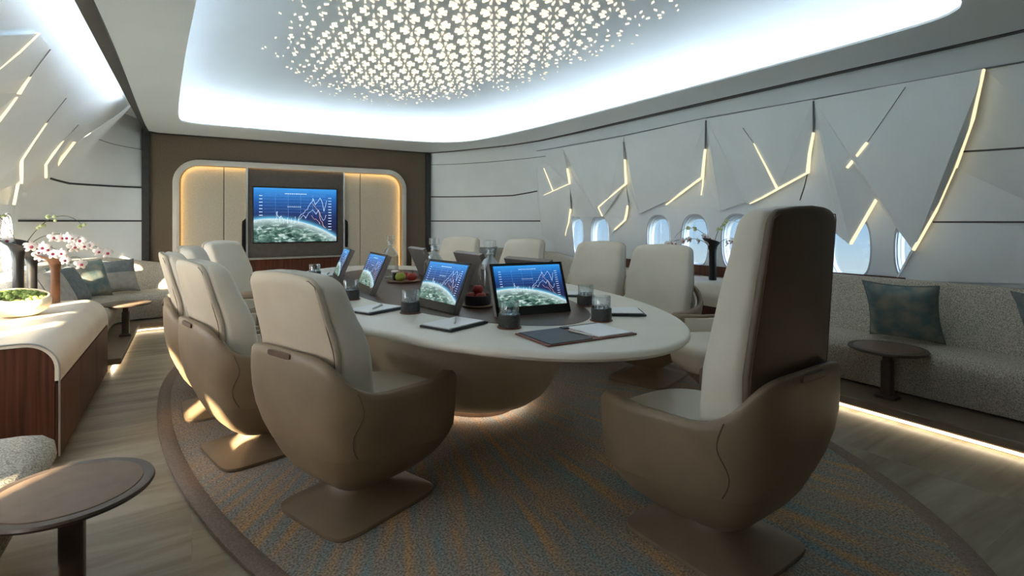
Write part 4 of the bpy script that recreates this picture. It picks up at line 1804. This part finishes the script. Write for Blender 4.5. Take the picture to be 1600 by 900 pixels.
MON = [
    (1.466, 2.165, -8, 'monitor facing the head chair with the full earth picture, nearest on the table'),
    (1.09, 2.58, -82, 'monitor with the earth picture behind the tumbler, facing the nearest left chair'),
    (.97, 3.48, -92, 'narrow-looking lit monitor by the tall decanter, facing the second left chair'),
    (.97, 4.30, -98, 'lit monitor seen almost edge-on, furthest on the left side of the table'),
    (1.80, 2.58, 96, 'dark monitor back showing just its top behind the nearest lit screen'),
    (1.78, 3.30, 90, 'dark monitor back in front of the far right chair, between two decanters'),
    (1.72, 4.12, 86, 'dark monitor back behind the fruit plate, furthest on the right side'),
]
mproto = make_monitor('monitor', MON[0][3], *MON[0][:3])
for m_ in MON[1:]:
    o = copy_tree(mproto)
    o.location = (m_[0], m_[1], TZ + .003)
    o.rotation_euler = (0, 0, math.radians(m_[2]))
    o['label'] = m_[3]


# ------------------------------------------------------------------ tumblers, decanters
def make_tumbler(label, x, y):
    root = empty('tumbler', (x, y, TZ + .001))
    tag(root, label, 'glass', 'tumblers in dark stone sleeves')
    mb = MB()
    mb.lathe([(.052, 0), (.054, .001), (.054, .004), (.052, .005)], 36)
    mb.build('coaster', M['redleather'], root)
    mb = MB()
    mb.lathe([(.044, .005), (.0475, .007), (.048, .012), (.048, .058), (.0475, .060), (.0445, .060), (.0445, .012)], 40)
    mb.build('stone_sleeve', M['stone'], root)
    mb = MB()
    mb.lathe([(.0425, .012), (.0435, .016), (.0438, .115), (.0430, .117), (.0405, .115), (.0400, .062), (.036, .056), (.0, .056)], 40, cap1=False)
    mb.build('glass_cup', M['glass'], root)
    rnd = random.Random(5)
    for k in range(7):
        a = k * 2 * PI / 6
        r_ = .024 if k < 6 else 0
        mb = MB()
        mb.box((r_ * math.cos(a), r_ * math.sin(a), .0665), (.017, .017, .016), rz=rnd.uniform(0, 1.5))
        mb.build('ice_cube', M['ice'], root, smooth=False, bevel=.002)
    return root


TUM = [((1.196, 1.97), 'tumbler in front of the nearest screen beside the open folder'),
       ((.955, 2.55), 'tumbler at the lower left corner of the second lit screen'),
       ((1.651, 1.88), 'tumbler in front of the dark pad near the right end of the table'),
       ((1.867, 2.256), 'tumbler just behind another one, before the third pale chair'),
       ((.816, 3.18), 'tumbler half hidden by the nearest left chair, before the third screen'),
       ((.86, 4.50), 'tumbler at the far left end of the table beside dark pens')]
tp = make_tumbler(TUM[0][1], *TUM[0][0])
for (x, y), lab in TUM[1:]:
    o = copy_tree(tp)
    o.location = (x, y, TZ + .001)
    o['label'] = lab


def make_decanter(label, x, y):
    root = empty('decanter', (x, y, TZ + .004))
    tag(root, label, 'decanter', 'clear glass decanters with square stoppers')
    mb = MB()
    rings = []
    for w, z, e in ((.052, 0, 5), (.058, .006, 5), (.060, .02, 5), (.060, .17, 5), (.056, .195, 4), (.038, .228, 3), (.021, .25, 2), (.019, .285, 2), (.026, .29, 2), (.026, .298, 2)):
        rings.append([(x_, y_, z) for x_, y_ in sup(w, w, e, 36)])
    for w, z, e in ((.017, .298, 2), (.015, .25, 2), (.033, .222, 3), (.052, .190, 4), (.055, .17, 5), (.055, .03, 5), (.05, .018, 5)):
        rings.append([(x_, y_, z) for x_, y_ in sup(w, w, e, 36)])
    mb.loft(rings)
    mb.build('bottle_body', M['glass'], root, sharp=50)
    mb = MB()
    mb.lathe([(.012, .275), (.014, .30), (.014, .304)], 20)
    mb.prism(sup(.03, .03, 8, 32), .304, .350)
    mb.build('stopper', M['glass'], root, bevel=.004)
    mb = MB()
    mb.lathe([(.022, .262), (.0235, .266), (.0225, .272)], 24)
    mb.build('collar', M['metal'], root)
    return root


DEC = [((1.415, 4.25), 'clear glass decanter by the third screen in front of the far linen door'),
       ((1.43, 3.36), 'clear glass decanter rising behind the second lit screen'),
       ((1.55, 2.78), 'clear glass decanter rising behind the left edge of the nearest screen')]
dp = make_decanter(DEC[0][1], *DEC[0][0])
for (x, y), lab in DEC[1:]:
    o = copy_tree(dp)
    o.location = (x, y, TZ + .004)
    o['label'] = lab

# ------------------------------------------------------------------ fruit
fp = empty('fruit_plate', (1.40, 3.88, TZ + .004))
tag(fp, 'flat pale wooden plate carrying apples by the far decanter', 'plate')
mb = MB()
mb.lathe([(.10, 0), (.125, .004), (.13, .012), (.126, .014), (.11, .008)], 40)
mb.build('dish', M['plate'], fp)


def apple(label, x, y, z, mat, r=.038):
    root = empty('apple', (x, y, z))
    tag(root, label, 'apple', 'fruit on the table')
    mb = MB()
    prof = []
    for k in range(15):
        t = PI * k / 14
        rr = r * math.sin(t) * (1 + .06 * math.cos(t))
        zz = r * .92 - r * .92 * math.cos(t) - (.25 * r * math.exp(-((t - PI) / .5) ** 2)) + (.12 * r * math.exp(-(t / .4) ** 2))
        prof.append((max(rr, .0006), zz))
    mb.lathe(prof, 24)
    mb.build('fruit_flesh', mat, root, sharp=80)
    mb = MB()
    mb.tube([(0, 0, r * 1.5), (.003, 0, r * 1.85), (.007, .002, r * 2.05)], .0016, 6)
    mb.build('stalk', M['stem'], root)
    return root


apple('green-yellow apple at the front of the far fruit plate', 1.355, 3.83, TZ + .013, M['apple_g'], .040)
apple('red apple beside the green one on the far fruit plate', 1.435, 3.80, TZ + .013, M['apple_r'], .038)
apple('red apple at the back of the far fruit plate', 1.42, 3.93, TZ + .013, M['apple_r'], .036)
fl = empty('flower_posy', (1.345, 3.93, TZ + .013))
tag(fl, 'tiny black and white posy beside the apples on the far fruit plate', 'flower')
mb = MB()
mb.lathe([(.014, 0), (.02, .02), (.018, .05), (.022, .055), (.016, .056)], 20)
mb.build('cup', M['vase'], fl)
mb = MB()
for k in range(5):
    a = 2 * PI * k / 5
    mb.lathe([(.001, -.012), (.012, -.006), (.015, 0), (.012, .006), (.001, .010)], 10, (.016 * math.cos(a), .016 * math.sin(a), .068))
mb.build('blossom', M['petal'], fl)

fb = empty('fruit_bowl', (1.35, 2.56, TZ + .004))
tag(fb, 'dark stone bowl of red apples between the two nearest lit screens', 'bowl')
mb = MB()
mb.lathe([(.088, 0), (.092, .002), (.092, .006), (.088, .007)], 36)
mb.build('tray', M['plate'], fb)
mb = MB()
mb.lathe([(.068, .007), (.071, .010), (.072, .016), (.072, .058), (.070, .060), (.066, .060), (.066, .018), (.02, .014)], 40)
mb.build('stone_cup', M['stone'], fb)
for k, (dx, dy, dz) in enumerate(((.028, .02, .035), (-.03, .012, .036), (.002, -.032, .035), (.0, .0, .075))):
    apple('red apple in the dark bowl, %s' % ['right one beside the nearest screen', 'left one beside the second screen', 'front one toward the camera', 'topmost of the heap'][k], 1.35 + dx, 2.56 + dy, TZ + .004 + dz - .012, M['apple_r'], .030)


# ------------------------------------------------------------------ note pads, folder, pens
def make_pad(label, x, y, rz, w=.25, d=.19):
    root = empty('note_pad', (x, y, TZ + .001), math.radians(rz))
    tag(root, label, 'note pad', 'note pads on the conference table')
    mb = MB()
    mb.box((0, 0, .005), (w, d, .010))
    mb.build('cover', M['pad'], root, smooth=False, bevel=.003)
    mb = MB()
    mb.box((-.004, .004, .0125), (w - .022, d - .022, .005))
    mb.build('paper', M['sheet'], root, smooth=False)
    mb = MB()
    mb.box((0, -d / 2 + .004, .0115), (w * .9, .006, .003))
    mb.build('edge_binding', M['stone'], root, smooth=False)
    return root


PADS = [((1.01, 2.14), 22, 'white note pad on dark cover with a pen, left of the nearest tumbler'),
        ((.83, 2.72), 25, 'white note pad beside the nearest left chair, below the third screen'),
        ((1.86, 1.99), -34, 'white note pad on dark cover behind the nearest right tumbler'),
        ((2.06, 2.63), -45, 'white note pad before the third pale chair, behind the paired tumblers'),
        ((1.03, 4.68), 85, 'note pad with dark pens at the far left end of the table')]
pp = make_pad(PADS[0][2], *PADS[0][0], PADS[0][1])
for (x, y), a, lab in PADS[1:]:
    o = copy_tree(pp)
    o.location = (x, y, TZ + .001)
    o.rotation_euler = (0, 0, math.radians(a))
    o['label'] = lab

fo = empty('folder', (1.355, 1.70, TZ + .001), math.radians(-2))
tag(fo, 'open red-brown leather folder with dark flap in front of the nearest screen', 'folder')
mb = MB()
mb.box((0, 0, .003), (.44, .25, .006))
mb.build('leather_cover', M['redleather'], fo, smooth=False, bevel=.002)
mb = MB()
mb.box((-.105, 0, .0075), (.20, .235, .003))
mb.build('dark_flap', M['pad'], fo, smooth=False)
mb = MB()
mb.box((.10, .105, .0085), (.20, .03, .005))
mb.build('clip_band', M['pad'], fo, smooth=False)
mb = MB()
mb.box((.115, -.005, .0095), (.17, .215, .004))
mb.build('paper', M['sheet'], fo, smooth=False)


def pen(label, x, y, z, rz, tilt, mat):
    root = empty('pen', (x, y, z))
    root.rotation_euler = (0, math.radians(-tilt), math.radians(rz))
    tag(root, label, 'pen', 'pens on the table')
    mb = MB()
    mb.tube([(0, 0, 0), (.012, 0, 0), (.13, 0, 0), (.135, 0, 0)], [.0008, .0045, .0045, .003], 10)
    mb.build('barrel', mat, root)
    mb = MB()
    mb.tube([(.085, .0, .0052), (.132, 0, .0062)], .0014, 6)
    mb.build('pocket_clip', M['metal'], root)
    return root


pen('silver pen lying on the note pad left of the nearest tumbler', .985, 2.09, TZ + .0205, 62, 0, M['metal'])
pen('silver pen on the note pad beside the nearest left chair', .79, 2.66, TZ + .0205, 50, 0, M['metal'])
pen('thin pale pen lying in the fold of the red-brown folder', 1.362, 1.60, TZ + .0135, 98, 0, M['metal'])
pen('thick black pen at the far left end of the table', .98, 4.60, TZ + .0205, 70, 0, M['black'])
pen('thin black pen at the far left end, right of the thick one', 1.03, 4.60, TZ + .0205, 72, 0, M['black'])


# ------------------------------------------------------------------ vases and orchids
def make_vase(name, label, x, y, z, h, r, mat, fl=.085, rot=0.0, group=None):
    root = empty(name, (x, y, z), rot)
    tag(root, label, 'vase', group)
    mb = MB()
    rings = []

    def rg(rr, zz, tilt):
        out = []
        for k in range(36):
            a = 2 * PI * k / 36
            w = rr * (1 + tilt * .22 * math.cos(a))
            out.append((w * math.cos(a), w * math.sin(a) * (1 - .15 * tilt), zz + tilt * .026 * math.cos(a)))
        return out
    for f, rr, t in ((0, r, 0), (.02, r * 1.03, 0), (.5, r * .98, 0), (.72, r * 1.02, 0), (.84, r * 1.25, .2), (.92, r * 1.75, .5), (.97, fl * .9, .8), (1.0, fl, 1.0)):
        rings.append(rg(rr, h * f, t))
    for f, rr, t in ((1.0, fl - .006, 1.0), (.96, fl * .8, .8), (.9, r * 1.4, .4), (.8, r * .85, 0), (.3, r * .8, 0)):
        rings.append(rg(rr, h * f, t))
    mb.loft(rings)
    mb.build('vessel', mat, root, sharp=60)
    return root


ZCL, ZCR = .622, .647
make_vase('vase', 'tallest flared black-brown vase behind the moss bowl on the left credenza', -.995, 4.72, ZCL, .44, .030, M['vase'], .092, 2.6)
make_vase('vase', 'slim black vase standing behind the tallest one on the left credenza', -.975, 4.97, ZCL, .375, .030, M['vase'], .092, .2)
make_vase('vase', 'bronze-brown vase nearest the credenza edge, lit orange by the sun', -.83, 4.87, ZCL, .325, .027, M['bronze'], .095, 3.0)
make_vase('vase', 'black flared vase standing on the right credenza between two pale chairs', 4.19, 3.20, ZCR, .375, .034, M['vase'], .085, 2.6)


def flower_proto():
    mb = MB()
    for k in range(5):
        a = 2 * PI * k / 5 + PI / 2
        ln, wd = (.036, .0105) if k not in (1, 4) else (.037, .0165)
        pts, n = [], 12
        vs = [(0, 0, 0)]
        for j in range(n):
            t = 2 * PI * j / n
            rx = ln / 2 + ln / 2 * math.cos(t)
            ry = wd * math.sin(t)
            z = .006 + .010 * (rx / ln) - .02 * (rx / ln) ** 2
            vs.append((rx * math.cos(a) - ry * math.sin(a), rx * math.sin(a) + ry * math.cos(a), z + .0012 * k))
        c = [sum(v[i] for v in vs[1:]) / n for i in range(3)]
        vs.append((c[0], c[1], c[2] + .004))
        m_ = len(vs)
        vs += [(v[0], v[1], v[2] - .002) for v in vs]
        f = [[n + 1, 1 + j, 1 + (j + 1) % n] for j in range(n)] + [[m_ + n + 1, m_ + 1 + (j + 1) % n, m_ + 1 + j] for j in range(n)] + [[1 + j, m_ + 1 + j, m_ + 1 + (j + 1) % n, 1 + (j + 1) % n] for j in range(n)]
        mb.add(vs, f)
    fl_ = mb.build('flower', M['petal'], None, sharp=80)
    mb = MB()
    mb.lathe([(.001, -.002), (.006, .004), (.009, .010), (.006, .017), (.001, .02)], 10, (0, -.004, .002))
    mb.build('flower_lip', M['lip'], fl_)
    return fl_


FP = None


def bez(p, n=16):
    P = [Vector(q) for q in p]
    out = []
    for k in range(n + 1):
        t = k / n
        Q = P[:]
        while len(Q) > 1:
            Q = [a.lerp(b, t) for a, b in zip(Q, Q[1:])]
        out.append(Q[0])
    return out


def orchid(label, x, y, z, stems, seed, fk=1.0):
    """stems: (control points, flower fractions, bud fractions)"""
    global FP
    rnd = random.Random(seed)
    root = empty('orchid', (x, y, z))
    tag(root, label, 'orchid')
    for pts, fls, buds in stems:
        P = bez(pts)
        mb = MB()
        mb.tube(P, [.0035 - .0022 * i / len(P) for i in range(len(P))], 6)
        st = mb.build('stem', M['stem'], root)
        n = len(P) - 1
        for f in fls:
            i = min(n - 1, int(f * n))
            p = P[i].lerp(P[i + 1], f * n - i)
            if FP is None:
                FP = flower_proto()
                o = FP
            else:
                o = copy_tree(FP)
            o.parent = root
            o.location = p + Vector((rnd.uniform(-.015, .015), rnd.uniform(-.02, .01), rnd.uniform(-.03, .004)))
            dirv = Vector((rnd.uniform(-.5, .6), -1, rnd.uniform(-.2, .35)))
            o.rotation_euler = dirv.to_track_quat('Z', 'Y').to_euler()
            s_ = rnd.uniform(.85, 1.15) * fk
            o.scale = (s_, s_, s_)
        for f in buds:
            i = min(n - 1, int(f * n))
            p = P[i].lerp(P[i + 1], f * n - i)
            for q in range(4):
                c = p + Vector((rnd.uniform(-.02, .02), rnd.uniform(-.02, .02), rnd.uniform(-.014, .014)))
                r_ = rnd.uniform(.009, .016)
                mb = MB()
                mb.lathe([(.001, -r_), (r_ * .8, -r_ * .6), (r_, 0), (r_ * .7, r_ * .7), (.001, r_ * 1.1)], 8, tuple(c))
                mb.build('bud', M['bud'], root)
    return root


orchid('arching pink-white orchid with long bare stems in the two black vases at left', -.995, 4.72, ZCL + .30, [
    ([(0, 0, 0), (.02, 0, .12), (-.06, 0, .22), (-.05, .02, .36), (-.18, 0, .40), (-.26, 0, .30)], [], [.72, .6]),
    ([(0, 0, 0), (.02, 0, .15), (.10, 0, .20), (.12, 0, .34), (.26, 0, .38), (.34, .02, .24)], [], [.45, .62, .98]),
    ([(0, 0, .02), (.06, 0, .16), (.14, 0, .22), (.24, -.02, .20), (.34, -.03, .16)], [.55, .68, .78, .88, .97], []),
    ([(0, 0, .02), (.03, -.02, .14), (.12, -.03, .16), (.22, -.04, .08), (.26, -.05, .03)], [.35, .5, .62, .74, .86, .98], []),
    ([(0, 0, .02), (-.02, 0, .14), (-.08, 0, .22), (-.16, 0, .16), (-.22, 0, .12)], [.35, .62, .8, .97], []),
], 11, 1.05)
orchid('pink-white orchid spray bending right out of the bronze vase', -.83, 4.87, ZCL + .22, [
    ([(0, 0, 0), (.02, 0, .12), (.08, 0, .22), (.18, 0, .22), (.28, 0, .14)], [.5, .6, .7, .8, .9, .99], []),
    ([(0, 0, 0), (0, 0, .08), (.02, 0, .13), (.05, -.01, .12)], [.7, .99], []),
    ([(0, 0, 0), (-.02, 0, .10), (-.06, 0, .15), (-.10, 0, .15)], [.6, .8, .98], []),
    ([(0, 0, 0), (.04, 0, .10), (.12, 0, .13), (.16, 0, .07)], [.98], []),
], 5, 1.1)
orchid('white orchid branches in the black vase on the right credenza', 4.19, 3.20, ZCR + .28, [
    ([(0, 0, 0), (-.03, .02, .14), (-.10, .08, .24), (-.20, .16, .26), (-.27, .22, .12)], [], [.55, .7]),
    ([(0, 0, 0), (.02, -.02, .16), (.04, -.04, .26), (.12, -.10, .32), (.18, -.14, .26)], [], [.4, .55, .7]),
    ([(0, 0, 0), (-.06, .04, .12), (-.16, .12, .14), (-.26, .2, .10), (-.34, .26, .06)], [.4, .52, .68, .8, .92, .99], []),
    ([(0, 0, 0), (.06, -.04, .10), (.12, -.08, .13), (.18, -.13, .11)], [.5, .75, .98], []),
    ([(0, 0, .02), (-.03, .0, .10), (-.06, .03, .14), (-.09, .06, .14)], [.3, .5, .7, .9], []),
], 9, .95)

bw = empty('bowl', (-.90, 4.30, ZCL))
tag(bw, 'round cream bowl filled with green moss on the left credenza', 'bowl')
mb = MB()
rings = []
for rr, zz, tl in ((.05, 0, 0), (.09, .006, 0), (.13, .035, .2), (.148, .07, .5), (.15, .10, .8), (.138, .13, 1), (.13, .128, 1), (.138, .10, .8), (.12, .06, .3)):
    rings.append([(rr * math.cos(a), rr * math.sin(a), zz + tl * .028 * math.sin(a - .5)) for a in [2 * PI * k / 40 for k in range(40)]])
mb.loft(rings)
mb.build('shell', M['bowl'], bw, sharp=70)
mb = MB()
rnd = random.Random(2)
for k in range(90):
    a, r_ = rnd.uniform(0, 2 * PI), .125 * math.sqrt(rnd.random())
    q = rnd.uniform(.012, .022)
    cz = .112 + .022 * (1 - (r_ / .125) ** 2) + .026 * math.sin(a - .5) * r_ / .13
    mb.lathe([(.001, -q), (q * .8, -q * .5), (q, 0), (q * .75, q * .55), (.001, q * .8)], 7, (r_ * math.cos(a), r_ * math.sin(a), cz))
tag(mb.build('moss', M['moss'], bw, sharp=80), kind='stuff')
